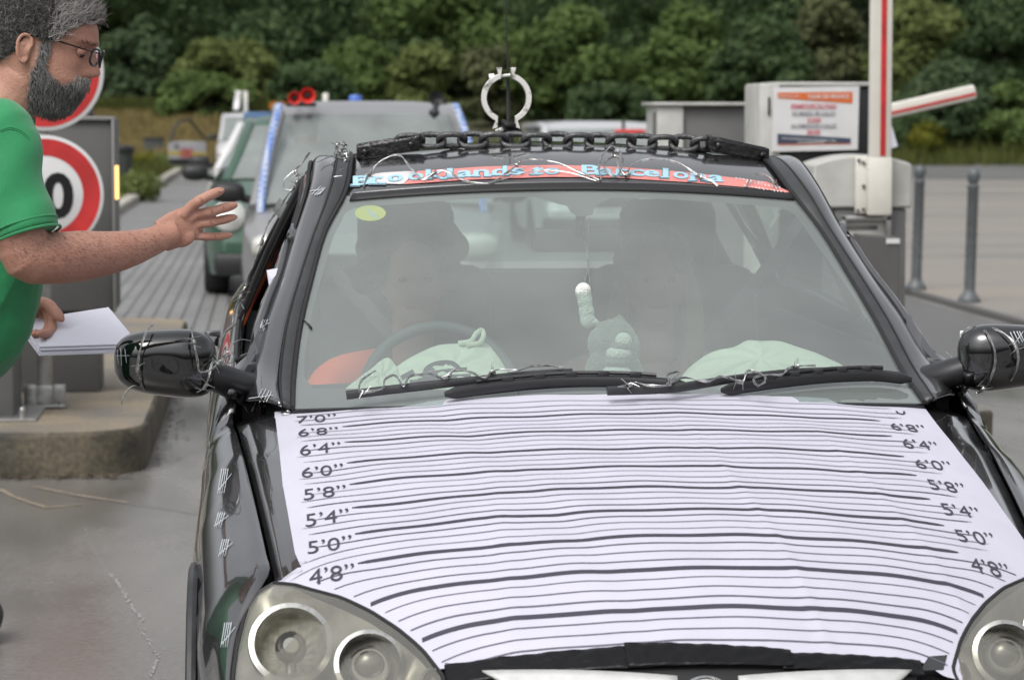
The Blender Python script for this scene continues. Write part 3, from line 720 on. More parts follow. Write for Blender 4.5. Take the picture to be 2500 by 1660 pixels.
# black reveal patches on the edge of the bonnet (tape)
# ================================================================== height chart banner on the bonnet
LS = [-.018, .1105, .2405, .3705, .5005, .6305, .7605, .8905, 1.0205]      # slope position of 7'0" .. 4'4" .. heavy lines
LS = [-.0195] + [.1105 + .13 * k for k in range(9)]
crease = lambda x, s: .0022 * math.exp(-((x - .10 - .10 * s) / .012) ** 2) * min(1, max(0, s * 2)) + .0020 * math.exp(-((x - .37 - .13 * s) / .012) ** 2) * min(1, max(0, s * 2)) + .0018 * math.exp(-((x + .30 + .02 * s) / .02) ** 2) * max(0, min(1, (s - .4) * 3)) - .002 * math.exp(-((x + .40 - .25 * s) / .03) ** 2)
def wob(x, s): return .0016 * math.sin(9 * x + 5 * s) * math.sin(13 * s + 2 * x) + .0010 * math.sin(31 * x - 17 * s) + crease(x, s)
def cl_l(s): return -(float(np.interp(s, [-.05, .1, .45, .8, S_AP], [.742, .737, .727, .706, .690])) if s < S_AP else lamp_in(s) - .001)
def cl_r(s): return (float(np.interp(s, [-.05, .1, .45, .8, S_AP], [.708, .708, .716, .735, .732])) if s < S_AP else lamp_in(s) - .001)
S_B = 1.262
def CLO(x, s, lift=0.0):
    e = 0
    if s < .06: e = (.06 - s) * .05 * (1 + .4 * math.sin(7 * x))           # rear hem lifts off the scuttle
    k = min(x - cl_l(s), cl_r(s) - x)
    return N(x, s, .0045 + wob(x, s) + lift + e * .5)
bt = lambda x: .003 + (.05 if x > 0 else .010) * x * x + .004 * math.exp(-((x + .70) / .05) ** 2) + .016 * math.exp(-((x + .36) / .1) ** 2)
bb = lambda x: float(np.interp(x, [-.5, -.43, .0, .40, .43, .46], [1.262, 1.265, 1.280, 1.280, 1.31, 1.315]))
ban = thing('height_chart_banner', N(0, .6), 'white cloth police line-up height chart spread over the black car bonnet', 'banner')
b = MB(); nx = 120
def banf(t, k):
    s = -.045 + (1.245 + .045) * t; a, c = cl_l(s), cl_r(s); x = a + (c - a) * k
    if t == 0: s = bt(x)
    if t == 1: s = bb(x)
    return CLO(x, s)
b.grid(banf, list(np.linspace(0, 1, 110)), list(np.linspace(0, 1, nx)))
cloth = b.build('cloth', M['cloth'], ban)
# white folded point that tucks round the lamp apex
b = MB(); n = 14
b.add(*ribbon([N(-cl_l(s) * -1 * 1.0, s, .006) for s in np.linspace(S_AP - .05, S_AP + .10, n)], [N(-(lamp_in(s) if s > S_AP else bonnet_half(s) - .012 - (S_AP - s) * 1.1), s, .006) for s in np.linspace(S_AP - .05, S_AP + .10, n)]))
b.build('corner_fold', M['cloth'], ban, solid=.002)
# printed lines: heavy every 4 inches, three fine ones between
def line(b, s0, x0, x1, w0, w1=None, bow=0.0):
    xs = np.linspace(x0, x1, 70); A = []; B = []
    for i, x in enumerate(xs):
        s = s0 + bow * x * x + .0016 * math.sin(6 * x + 3 * s0) + .0012 * math.sin(23 * x + 9 * s0); w = w0
        if s0 > .80:
            s += .045 * (max(0, .13 - (x - cl_l(s0))) / .13) ** 2 + .045 * (max(0, .12 - (cl_r(s0) - x)) / .12) ** 2
        tp = min(1, (x - x0) / .03 + .35, (x1 - x) / .03 + .35)
        if s > bb(x) - .004 or x < cl_l(s) + .002 or x > cl_r(s) - .002: 
            if len(A) > 1: b.add(*ribbon(A, B))
            A, B = [], []; continue
        A.append(CLO(x, s - w * tp / 2, .0016)); B.append(CLO(x, s + w * tp / 2, .0016))
    if len(A) > 1: b.add(*ribbon(A, B))
hb, fb = MB(), MB()
for k in range(0, 11):
    s0 = LS[0] + .13 * k
    xl = -.600 + .012 * (k / 8.0) if k < 8 else cl_l(s0) - .02; xr = .572 - .018 * (k / 8.0) if k < 8 else cl_r(s0) + .02
    if k > 0: line(hb, s0, xl, xr, .0082 + .0005 * k)
    for j in (1, 2, 3):
        s1 = s0 + .13 * j / 4
        d = (0, .02, .0, .012)[j]
        line(fb, s1, -.700 + d + .015 * (k / 8) if s1 < .84 else cl_l(s1) - .02, .640 - d if s1 < .86 else cl_r(s1) + .02, (.0038, .0023, .0031, .0041)[(j + k) % 4] if j != 2 else .0028)
hb.build('heavy_lines', M['ink'], ban, smooth=False); fb.build('fine_lines', M['ink2'], ban, smooth=False)
names = ["7'0\"", "6'8\"", "6'4\"", "6'0\"", "5'8\"", "5'4\"", "5'0\"", "4'8\"", "4'4\""]
for k, tx_ in enumerate(names):
    s0 = LS[0] + .13 * k
    for side, xc in ((-1, -.652 + .016 * k / 8), (1, .628 - .016 * k / 8)):
        if k == 8 and side < 0: continue
        v, f = text2d(tx_.replace("'", '\u2019').replace('"', '\u201d'), -.002)
        wd = v[:, 0].max() - v[:, 0].min(); kx = .084 / wd; ky = .062 / .72
        if k == 8: xc += .012
        s0 += .015; ky = (.048 if k == 0 else .062) / .72
        if k == 0: s0 += .030 if side < 0 else -.025
        q = [(xc + a * kx, s0 + .012 - c * ky) for a, c in v]; f = [t_ for t_ in f if all(cl_l(q[i][1]) < q[i][0] < cl_r(q[i][1]) - .004 and q[i][1] > bt(q[i][0]) + .003 for i in t_)]
        b = MB(); b.add([CLO(x_, s_, .0018) for x_, s_ in q], f); b.build('number', M['ink'], ban, smooth=False)
gx, gs = -.715, -.012
b = MB(); P = CLO(gx, gs, .002); b.tube([P + np.array([.010 * math.cos(a), .011 * math.sin(a), .002 * math.sin(a)]) for a in np.linspace(0, 6.283, 25)[:-1]], .0035, 8, closed=True); b.build('eyelet', M['chrome'], ban)
# black tape that holds the banner at the front of the bonnet
tp_ = thing('black_tape', N(0, S_B), 'glossy black tape strip holding the front hem of the height chart', 'tape')
for x0, x1, sa, sb, sc_, sd, lf in ((-.450, -.085, 1.260, 1.262, 1.312, 1.318, .009), (-.14, .15, 1.256, 1.280, 1.318, 1.322, .0125), (.13, .39, 1.286, 1.280, 1.326, 1.322, .010)):
    b = MB(); b.grid(lambda k, t: N(x0 + (x1 - x0) * k, (sa + (sb - sa) * k) * (1 - t) + (sc_ + (sd - sc_) * k) * t, lf + .0015 * math.sin(40 * k + 9 * t) * math.sin(17 * k)), list(np.linspace(0, 1, 40)), list(np.linspace(0, 1, 8)))
    b.build('tape_piece', M['tape'], tp_, solid=.0012)

# ================================================================== barbed wire
def barbed(name, pts, barbs, label, loose=(), r=.00135, twist=46, group='barbed wire wound on the black car'):
    pts = [np.asarray(p, float) for p in pts]
    o = thing(name, pts[0], label, 'barbed wire')
    n = max(40, int(np.linalg.norm(np.diff(np.array(pts), axis=0), axis=1).sum() / .006)); path = smoothpath(pts, n)
    d = np.r_[0, np.cumsum(np.linalg.norm(np.diff(np.array(path), axis=0), axis=1))]
    b = MB()
    for ph in (0, math.pi):
        q = []
        for i, p in enumerate(path):
            t = path[min(i + 1, n - 1)] - path[max(i - 1, 0)]; t /= np.linalg.norm(t) + 1e-9
            a1 = np.cross(t, [0.3, .2, 1]); a1 /= np.linalg.norm(a1); a2 = np.cross(t, a1); an = ph + d[i] * twist
            q.append(p + (a1 * math.cos(an) + a2 * math.sin(an)) * r * 1.15)
        b.tube(q, r, 6)
    for l_ in loose: b.tube(smoothpath(l_, 20), r, 6)
    b.build('wire', M['steel'], o)
    rng = random.Random(len(pts) * 31 + int(abs(pts[0][0]) * 1000))
    for fr_ in barbs:
        i = min(int(fr_ * (n - 1)), n - 2); p = path[i]; t = path[i + 1] - path[max(i - 1, 0)]; t = t / np.linalg.norm(t)
        a1 = np.cross(t, [0.3, .2, 1]); a1 /= np.linalg.norm(a1); a2 = np.cross(t, a1); b = MB(); ph = rng.uniform(0, 6)
        for w_ in (0, 1):
            hel = [p + t * (-.008 + .016 * k / 24) + (a1 * math.cos(ph + w_ * 3.1 + k * .8) + a2 * math.sin(ph + w_ * 3.1 + k * .8)) * r * 2.9 for k in range(25)]
            e0 = a1 * math.cos(ph + w_ * 3.1) + a2 * math.sin(ph + w_ * 3.1); e1 = a1 * math.cos(ph + w_ * 3.1 + 19.2) + a2 * math.sin(ph + w_ * 3.1 + 19.2)
            tan0 = np.cross(t, e0); tan1 = np.cross(t, e1)
            hel = [hel[0] - tan0 * .017 + e0 * .006 - t * .003] + hel + [hel[-1] + tan1 * .017 + e1 * .006 + t * .003]
            b.tube(hel, [r * .35] + [r * .95] * 25 + [r * .35], 5)
        b.build('barb', M['steel'], o)
    return o
def rp(x, y, l=.014): return RF(*rf_px(x, y)) + np.array([0, -.2 * l, l])
L_ = [rp(887, 462, .004), rp(905, 430, .01), rp(935, 420, .03), rp(965, 417, .04), rp(1005, 432, .02), rp(1035, 446, .008), rp(1075, 436, .02), rp(1105, 440, .016), rp(1128, 447, .008), rp(1195, 451, .004), rp(1240, 432, .012), rp(1290, 412, .024), rp(1350, 418, .022), rp(1420, 434, .012), rp(1462, 446, .006)]
barbed('barbed_wire', L_, [.10, .40, .72], 'twisted barbed wire arching over the blue word on the red sun strip', loose=[[rp(1195, 449, .003), rp(1245, 440, .006), rp(1300, 428, .01), rp(1380, 430, .01), rp(1455, 446, .004)]])
lp = [rp(1468, 446, .006), rp(1462, 430, .02), rp(1475, 412, .04), rp(1495, 406, .05), rp(1513, 412, .04), rp(1516, 432, .02), rp(1500, 444, .01), rp(1478, 436, .02), rp(1482, 420, .03), rp(1500, 415, .034), rp(1512, 432, .02), rp(1525, 440, .012), rp(1545, 420, .02), rp(1600, 417, .03), rp(1660, 424, .024), rp(1710, 442, .010), rp(1740, 452, .008), rp(1752, 458, .004)]
barbed('barbed_wire', lp, [.50, .62, .93], 'coiled barbed wire with an upright loop over the end of the red sun strip lettering')
barbed('barbed_wire', [rp(1822, 462, .004), rp(1832, 450, .014), rp(1858, 444, .02), rp(1880, 450, .014), rp(1892, 460, .008), rp(1898, 466, .004)], [.85], 'short arc of barbed wire at the small print end of the red strip')
# tangle on the roof corner and strand down the open window
tg = [SD(-1, C1(5.9) + np.array([0.01, 0, .01])), W(832, 350, 7.45), W(845, 362, 7.42), W(828, 368, 7.44), W(850, 376, 7.40), W(825, 382, 7.42), W(842, 392, 7.38), W(826, 398, 7.40)]
barbed('barbed_wire', tg, [.2, .35, .55, .7, .9], 'tangle of barbed wire on the roof corner above the open window', loose=[[W(830, 372, 7.42), W(800, 385, 7.36), W(775, 396, 7.32)], [W(845, 412, 7.3), W(832, 415, 7.28), W(823, 432, 7.25), W(828, 445, 7.22), W(836, 458, 7.18)], [W(835, 430, 7.2), W(815, 432, 7.2)]])
wn = [W(756, 372, 7.60), W(735, 402, 7.62), W(722, 415, 7.6), W(728, 435, 7.58), W(700, 480, 7.55), W(672, 522, 7.5), W(655, 545, 7.48), W(640, 590, 7.45), W(622, 640, 7.4), W(605, 680, 7.35), W(595, 712, 7.3), W(585, 730, 7.28), W(572, 765, 7.24), W(568, 790, 7.22)]
barbed('barbed_wire', wn, [.14, .18, .22, .52, .82, .86], 'long barbed wire strand hanging down the open side window of the black car', loose=[[W(722, 415, 7.6), W(705, 428, 7.6), W(694, 440, 7.6), W(692, 460, 7.6)], [W(585, 735, 7.28), W(596, 755, 7.25)]])
# wires round the mirrors
def ring_on(sg, us, v0, v1, k=1.05, n=16):
    mo, C, fn = MIR[sg]; return fn
def mpt(sg, x, y, l=.004):
    mo, C, fn = MIR[sg]
    u, v = inv(lambda a, c: np.array(fn(a, c)), x, y, (math.pi * .75 if x < proj(C)[0] else .8) if y < proj(C)[1] else (-math.pi * .75 if x < proj(C)[0] else -.8), -.9, 60)
    p = np.array(fn(u, v)); d = p - np.array(C); return p + d / np.linalg.norm(d) * l
CL = np.array(MIR[-1][1]); CR = np.array(MIR[1][1])
def lm(x, y, Y, c=CL): return W(x, y, Y)
barbed('barbed_wire', [W(372, 793, 6.40), W(358, 810, 6.352), W(346, 840, 6.335), W(338, 875, 6.333), W(336, 900, 6.335), W(342, 930, 6.35), W(352, 952, 6.38)], [.68], 'barbed wire band around the outer end of the mirror beside the paper stack', loose=[[W(352, 948, 6.38), W(325, 942, 6.37), W(302, 965, 6.37), W(295, 1005, 6.37)]])
barbed('barbed_wire', [W(468, 798, 6.40), W(470, 820, 6.35), W(475, 845, 6.335), W(482, 880, 6.335), W(488, 908, 6.335), W(510, 905, 6.34), W(535, 885, 6.36), W(560, 870, 6.42), W(550, 890, 6.40), W(520, 885, 6.38), W(510, 920, 6.36), W(495, 950, 6.37), W(480, 958, 6.37)], [.18, .48, .95], 'barbed wire tied from the mirror casing round its stalk below the open window', loose=[[W(560, 868, 6.42) + np.array([.011 * math.cos(a), 0, .013 * math.sin(a) - .004]) for a in np.linspace(0, 7, 20)], [W(550, 868, 6.44), W(570, 838, 6.5), W(590, 829, 6.55), W(612, 832, 6.6)]])
barbed('barbed_wire', [W(2398, 802, 6.40), W(2415, 822, 6.35), W(2428, 855, 6.335), W(2430, 885, 6.335), W(2420, 920, 6.34), W(2405, 945, 6.37), W(2385, 958, 6.40), W(2380, 930, 6.40), W(2368, 908, 6.40), W(2345, 895, 6.42), W(2330, 892, 6.44)], [.62, .9], 'barbed wire band round the mirror stalk over the stone kerb block', loose=[[W(2330, 892, 6.44), W(2324, 872, 6.46), W(2308, 858, 6.48)], [W(2345, 818, 6.42), W(2365, 800, 6.41), W(2395, 797, 6.42)]])
barbed('barbed_wire', [W(2402, 798, 6.41), W(2440, 808, 6.37), W(2470, 830, 6.345), W(2485, 862, 6.335), W(2482, 900, 6.34), W(2468, 930, 6.36)], [.55], 'barbed wire running over the outer casing of the mirror over the kerb block')
# wires round the wiper arms
def wi(x, y, l=.05): u, v = inv(WS, x, y, (x - 1480) / 780, .02); return WS(u, v, l)
barbed('barbed_wire', [wi(915, 948), wi(882, 972), wi(895, 1000), wi(925, 995), wi(945, 965), wi(955, 960), wi(985, 985), wi(1005, 960), wi(1040, 955), wi(1085, 968), wi(1110, 948), wi(1140, 950), wi(1180, 965), wi(1215, 945), wi(1260, 948), wi(1290, 938), wi(1330, 935), wi(1372, 941)], [.16, .62, .80], 'barbed wire spiralling along the wiper arm under the pound sign bag')
barbed('barbed_wire', [wi(1505, 988), wi(1530, 985), wi(1545, 978), wi(1580, 985), wi(1625, 985), wi(1630, 955), wi(1650, 950), wi(1622, 985), wi(1670, 965), wi(1720, 975), wi(1760, 962), wi(1800, 975), wi(1830, 948), wi(1852, 955), wi(1862, 975), wi(1845, 985), wi(1838, 965), wi(1870, 958), wi(1900, 958), wi(1920, 942), wi(1965, 935), wi(1985, 935)], [.03, .55, .95], 'barbed wire looped along the wiper arm under the plain folded bag')

# ================================================================== chain with leather cuffs on the roof
def roof_at(px, Yd): return W(px, 0, Yd)[0]
ch = thing('heavy_chain', (CX, 7.45, 1.52), 'thick black chain with wrapped cuffs lying across the car roof', 'chain')
n = 15; xs = [W(1000 + (1722 - 1000) * i / (n - 1), 345, 7.44)[0] for i in range(n)]
ypx = lambda px: float(np.interp(px, [1000, 1100, 1250, 1400, 1560, 1722], [345, 343, 343, 345, 348, 352]))
for i in range(n):
    px = 1000 + (1722 - 1000) * i / (n - 1); c = W(px, ypx(px), 7.44); a = R(50 if i % 2 else -48) + R(random.uniform(-7, 7)); hl, hw = .0345, .0215
    p = []
    for t in np.linspace(0, 2 * math.pi, 29)[:-1]:
        x = hl * math.copysign(abs(math.cos(t)) ** .75, math.cos(t)); y = hw * math.copysign(abs(math.sin(t)) ** .8, math.sin(t))
        p.append(c + np.array([x, y * math.cos(a), y * math.sin(a)]))
    b = MB(); b.tube(p, .0076, 10, closed=True)
    q = p[7] ; b.tube([q + np.array([-.0035, 0, 0]), q + np.array([.0035, 0, 0])], .0087, 10)
    b.build('link', M['chain'], ch)
for nm, A, B in (('cuff', (872, 374), (1022, 350)), ('cuff', (1878, 382), (1735, 352))):
    a0 = W(*A, 7.42); a1 = W(*B, 7.40); d = a1 - a0; Ln = np.linalg.norm(d); d /= Ln; s = 1 if d[0] > 0 else -1
    b = MB(); loop = []
    for t in np.linspace(0, 1, 14): loop.append(a0 + d * Ln * t + np.array([0, -.008 * math.sin(math.pi * t), 0]))
    for t in np.linspace(0, math.pi, 10)[1:-1]: loop.append(a1 + d * .010 * math.sin(t) + np.array([0, .028 * (1 - math.cos(t)), .004]))
    for t in np.linspace(1, 0, 14): loop.append(a0 + d * Ln * t + np.array([0, .056 + .014 * math.sin(math.pi * t), .004]))
    P = []; nn = len(loop)
    for k, p in enumerate(loop):
        for w_ in np.linspace(0, 1, 6): P.append(p + np.array([0, 0, -.019 + .038 * w_]))
    f = [(i * 6 + j, ((i + 1) % nn) * 6 + j, ((i + 1) % nn) * 6 + j + 1, i * 6 + j + 1) for i in range(nn) for j in range(5)]
    b.add(P, f); cf = b.build('cuff', M['cuffs'], ch, solid=.007)
    for p in (a0 + d * .02, a1 - d * .02):
        b = MB(); b.ell(tuple(p + np.array([0, -.012, 0])), (.0085, .007, .0085)); b.build('bolt', M['cuffs'], cf)

# ================================================================== iron collar standing on the roof
kc = W(1236, 240, 7.68); ik = thing('iron_collar', kc - np.array([0, 0, .09]), 'worn white hinged metal collar standing upright on the car roof', 'collar')
M['collar'] = mat('worn_white_metal', (.74, .73, .69), .35, .2, col2=(.10, .09, .08), vscale=30, fac=(.32, .46))
RO = 55 / 7000 * 7.68
for sg in (-1, 1):
    ang = np.linspace(R(72), R(-64), 24) if sg > 0 else np.linspace(R(108), R(244), 24)
    mid = [np.array([kc[0] + RO * math.cos(a), kc[1], kc[2] + RO * math.sin(a)]) for a in ang]
    p0 = mid[0] + np.array([0, 0, .024]); p1 = mid[-1] + np.array([sg * .004, 0, -.026])
    path = [p0] + mid + [p1]; P = []; f = []
    for i, p in enumerate(path):
        r_ = (p - kc); r_ /= np.linalg.norm(r_)
        if i == 0: r_ = np.array([sg * 1.0, 0, 0.0])
        if i == len(path) - 1: r_ = np.array([sg * .9, 0, -.3])
        for (u, v) in ((-.0068, -.016), (.0068, -.016), (.0068, .016), (-.0068, .016)): P.append(p + r_ * u + np.array([0, v, 0]))
    for i in range(len(path) - 1):
        for k in range(4): f.append((i * 4 + k, i * 4 + (k + 1) % 4, (i + 1) * 4 + (k + 1) % 4, (i + 1) * 4 + k))
    f += [(0, 1, 2, 3), tuple(len(P) - 4 + k for k in range(4))]
    b = MB(); b.add(P, f); b.build('half_ring', M['collar'], ik, bev=.0015)
b = MB(); t = W(1236, 186, 7.68); b.cyl(W(1196, 190, 7.68), W(1246, 184, 7.68), .0045); b.cyl(W(1194, 190, 7.68), W(1206, 189, 7.68), .011, n=6); b.build('clamp_bolt', M['collar'], ik)
b = MB(); b.tube(smoothpath([W(1228, 298, 7.68), W(1240, 305, 7.66), W(1256, 308, 7.67), W(1262, 318, 7.68), W(1240, 318, 7.7), W(1232, 306, 7.69)], 24), .008, 8); b.tube([W(1218, 318, 7.68), W(1272, 318, 7.68)], .010, 8); b.build('strap', M['rubber'], ik)
b = MB(); b.tube([W(1212, 320, 7.67), W(1226, 316, 7.66)], .006, 8); b.build('hinge_pin', M['collar'], ik)

# ================================================================== things on the dashboard
def blob(name, outline, depth, m, parent, lift=0, n=26):       # soft cushion with a given outline (list of points) and thickness
    P = np.array(outline, float); c = P.mean(0); nrm = np.array([0, -.75, .66])
    b = MB(); m_ = len(P); V = [c + nrm * depth]; F = []
    ks = (.25, .5, .7, .85, .95, 1.0)
    for k in ks:
        h = depth * math.sqrt(max(0, 1 - k ** 2.6))
        for i, p in enumerate(P):
            V.append(c + (p - c) * k + nrm * (h + .006 * math.sin(9 * i / m_ * 6.28 + 5 * k) * k * (1 - k) * 4))
    for i in range(m_): F.append((0, 1 + i, 1 + (i + 1) % m_))
    for r_ in range(len(ks) - 1):
        for i in range(m_): F.append((1 + r_ * m_ + i, 1 + (r_ + 1) * m_ + i, 1 + (r_ + 1) * m_ + (i + 1) % m_, 1 + r_ * m_ + (i + 1) % m_))
    o0 = len(V); V += [p - nrm * depth * .5 * 0 - nrm * .02 for p in P]
    for i in range(m_): F.append((1 + (len(ks) - 1) * m_ + i, o0 + i, o0 + (i + 1) % m_, 1 + (len(ks) - 1) * m_ + (i + 1) % m_))
    F.append(tuple(range(o0, o0 + m_))); b.add(V, F); return b.build(name, m, parent, sub=1)
def pxs(pts, Yf, n=48): return smoothpath([W(x, y, Yf(x, y)) for x, y in pts + [pts[0]]], n + 1)[:-1]
ybag = lambda x, y: 6.49 + (965 - y) * .0017
bag = thing('money_bag', W(1080, 950, 6.45), 'cream cotton money bag with a black pound sign lying on the dashboard', 'bag')
blob('sack', pxs([(905, 955), (960, 900), (1010, 868), (1075, 842), (1130, 838), (1180, 833), (1215, 865), (1240, 905), (1262, 955), (1080, 962)], ybag), .022, M['tan'], bag)
blob('flap', pxs([(838, 952), (900, 905), (950, 873), (966, 890), (985, 930), (1005, 950), (920, 958)], lambda x, y: ybag(x, y) - .03), .012, M['tan'], bag)
b = MB(); b.tube(smoothpath([W(1120, 838, 6.67), W(1150, 832, 6.66), W(1165, 812, 6.67), W(1176, 806, 6.68), W(1181, 818, 6.67), W(1172, 836, 6.66), W(1140, 842, 6.65)], 24), .006, 8); b.build('drawstring', M['tan'], bag)
b = MB(); yb = lambda x, y: ybag(x, y) - .042
def stroke(pts, wd):
    q = np.array(smoothpath([(x, y, 0) for x, y in pts], 24))[:, :2]; t = np.gradient(q, axis=0); t /= np.linalg.norm(t, axis=1)[:, None]; wd *= 1000
    b.add(*ribbon([W(x - dy * wd, y + dx * wd, yb(x, y)) for (x, y), (dx, dy) in zip(q, t)], [W(x + dy * wd, y - dx * wd, yb(x, y)) for (x, y), (dx, dy) in zip(q, t)]))
stroke([(1150, 940), (1090, 930), (1046, 936), (1000, 938)], .011); stroke([(1040, 925), (1045, 905), (1075, 891), (1105, 893), (1118, 905)], .011)
stroke([(1046, 936), (1060, 920), (1052, 905), (1056, 895)], .010); stroke([(1020, 918), (1080, 908), (1140, 902)], .006); stroke([(1020, 930), (1080, 922), (1150, 918)], .006); stroke([(982, 926), (1012, 910)], .010)
b.build('pound_sign', M['ink'], bag)
bag2 = thing('money_bag', W(1850, 930, 6.45), 'plain folded cream bag with a dark print at its crest on the dashboard', 'bag')
blob('sack', pxs([(1645, 952), (1658, 925), (1685, 895), (1735, 866), (1795, 852), (1818, 838), (1850, 840), (1890, 838), (1940, 852), (1995, 868), (2040, 890), (2072, 902), (2058, 918), (2010, 935), (1900, 950), (1760, 960)], ybag), .05, M['tan'], bag2)
b = MB(); b.tube(smoothpath([W(x, y, ybag(x, y) - .045) for x, y in [(1836, 842), (1850, 848), (1868, 846), (1890, 842)]], 14), [.006, .012, .014, .014, .014, .014, .014, .014, .014, .014, .014, .012, .01, .008], 8, flat=(1, .3)); b.build('dark_print', M['ink'], bag2)
b = MB(); b.tube(smoothpath([W(x, y, ybag(x, y) - .045) for x, y in [(1700, 945), (1800, 932), (1900, 922), (2000, 914), (2062, 904)]], 20), .004, 6); b.build('hem', M['tan'], bag2)
M['plush'] = mat('grey_plush', (.20, .215, .21), .95, bump=.8, bscale=160, var=.15, vscale=30, sheen=.4); M['plushw'] = mat('white_plush', (.74, .77, .72), .95, bump=.8, bscale=160, sheen=.4)
pl = thing('plush_toy', W(1500, 950, 6.55), 'grey plush animal with a white ringed tail standing on the dashboard', 'soft toy')
b = MB(); b.ell(tuple(W(1505, 905, 6.60)), (.055, .045, .085)); b.ell(tuple(W(1500, 830, 6.60)), (.052, .045, .05)); b.ell(tuple(W(1455, 838, 6.60)), (.02, .03, .034)); b.ell(tuple(W(1545, 850, 6.6)), (.018, .03, .036)); b.ell(tuple(W(1514, 785, 6.6)), (.012, .01, .018)); b.ell(tuple(W(1468, 800, 6.6)), (.012, .01, .016)); b.ell(tuple(W(1455, 915, 6.58)), (.028, .03, .05)); b.ell(tuple(W(1550, 925, 6.58)), (.022, .03, .05))
remesh('body', b, M['plush'], pl, .006, 3)
for i, (x, y, r_) in enumerate(((1522, 832, .017), (1516, 846, .021), (1510, 864, .026), (1508, 884, .026), (1506, 910, .030), (1500, 932, .028))):
    b = MB(); b.ell(tuple(W(x, y, 6.52)), (r_ * 1.15, r_, .014 if i % 2 else .019)); b.build('tail_ring', M['plush'] if i % 2 else M['plushw'], pl)
hc = thing('hanging_charm', W(1427, 720, 6.66), 'white padded charm hanging on two strings under the rear view mirror', 'charm')
b = MB()
for x, y, r_ in ((1424, 712, .020), (1428, 735, .0185), (1432, 760, .019), (1434, 780, .018)): b.ell(tuple(W(x, y, 6.66)), (r_, .016, .022))
b.ell(tuple(W(1446, 785, 6.66)), (.02, .012, .011), Matrix.Rotation(.4, 3, 'Y')); remesh('pad', b, M['plushw'], hc, .004, 4)
b = MB(); b.tube(smoothpath([W(1418, 540, 6.80), W(1430, 600, 6.78), W(1434, 650, 6.72), W(1422, 705, 6.66)], 20), .0008, 5); b.tube(smoothpath([W(1437, 535, 6.80), W(1436, 640, 6.74), W(1442, 705, 6.66)], 20), .0008, 5); b.build('string', M['plush'], hc)
# sheet of paper wedged in the driver's window
b = MB(); b.slab([W(651, 661, 6.95), W(678, 656, 6.95), W(668, 690, 6.93), W(659, 712, 6.9)], (0, .002, .001)); tag(b.build('paper_sheet', M['paper'], None, smooth=False), 'white paper sheet sticking out of the open side window', 'paper')
# long loose twig lying on the frit
b = MB(); b.tube(smoothpath([WS(*inv(WS, x, y, -.95, .4), .004) for x, y in [(738, 783), (750, 792), (760, 805)]], 10), [.0015] * 6 + [.003] * 4, 6); tag(b.build('twig', M['rubber'], None), 'tiny dark twig stuck on the windscreen edge beside the pillar', 'twig')
# ================================================================== ground, islands, plaza
def sheet(name, pts, z, m, label=None):
    b = MB(); b.add([(x, y, z) for x, y in pts], [tuple(range(len(pts)))]); return tag(b.build(name, m, None, smooth=False), label, kind='structure')
def ground_mat(name, col, col2, rough, wet, stretch=(1, 1, 1), scale=.8, fine=.12, bump=.25):
    m = bpy.data.materials.new(name); m.use_nodes = True; n = m.node_tree.nodes; l = m.node_tree.links; bs = n['Principled BSDF']
    t = n.new('ShaderNodeTexCoord'); mp = n.new('ShaderNodeMapping'); mp.inputs['Scale'].default_value = stretch; l.new(t.outputs['Object'], mp.inputs[0])
    a = n.new('ShaderNodeTexNoise'); a.inputs['Scale'].default_value = scale; a.inputs['Detail'].default_value = 9; a.inputs['Roughness'].default_value = .62; l.new(mp.outputs[0], a.inputs['Vector'])
    f = n.new('ShaderNodeTexNoise'); f.inputs['Scale'].default_value = 45; f.inputs['Detail'].default_value = 6; l.new(t.outputs['Object'], f.inputs['Vector'])
    m1_ = n.new('ShaderNodeMapRange'); m1_.inputs[1].default_value = .36; m1_.inputs[2].default_value = .64; l.new(a.outputs['Fac'], m1_.inputs[0])
    mi = n.new('ShaderNodeMix'); mi.data_type = 'RGBA'; mi.inputs[6].default_value = (*col2, 1); mi.inputs[7].default_value = (*col, 1); l.new(m1_.outputs[0], mi.inputs[0])
    m2_ = n.new('ShaderNodeMapRange'); m2_.inputs[1].default_value = .3; m2_.inputs[2].default_value = .7; m2_.inputs[3].default_value = 1 - fine; m2_.inputs[4].default_value = 1 + fine; l.new(f.outputs['Fac'], m2_.inputs[0])
    vm = n.new('ShaderNodeVectorMath'); vm.operation = 'SCALE'; l.new(mi.outputs[2], vm.inputs[0]); l.new(m2_.outputs[0], vm.inputs['Scale']); l.new(vm.outputs[0], bs.inputs['Base Color'])
    rr = n.new('ShaderNodeMapRange'); rr.inputs[3].default_value = wet; rr.inputs[4].default_value = rough; l.new(m1_.outputs[0], rr.inputs[0]); l.new(rr.outputs[0], bs.inputs['Roughness'])
    bp = n.new('ShaderNodeBump'); bp.inputs['Strength'].default_value = bump; bp.inputs['Distance'].default_value = .004; l.new(f.outputs['Fac'], bp.inputs['Height']); l.new(bp.outputs[0], bs.inputs['Normal'])
    return m
M['concrete'] = ground_mat('wet_concrete', (.225, .214, .20), (.142, .132, .119), .44, .10, (1.3, .45, 1), .42)
M['asphalt'] = ground_mat('asphalt', (.125, .122, .118), (.09, .087, .083), .6, .35, (1, .4, 1), .5)
M['plaza'] = ground_mat('plaza_concrete', (.255, .222, .186), (.195, .182, .166), .55, .28, (.12, .7, 1), .8)
M['kerb'] = ground_mat('old_kerb', (.115, .098, .066), (.030, .027, .020), .85, .7, (1, 1, 1), 3.2, .35, .8)
M['kerbtop'] = ground_mat('kerb_top', (.25, .205, .14), (.145, .135, .12), .8, .5, (1, 1, 1), 1.6, .25, .6)
sheet('ground', [(-150, -60), (150, -60), (150, 240), (-150, 240)], 0, M['concrete'])
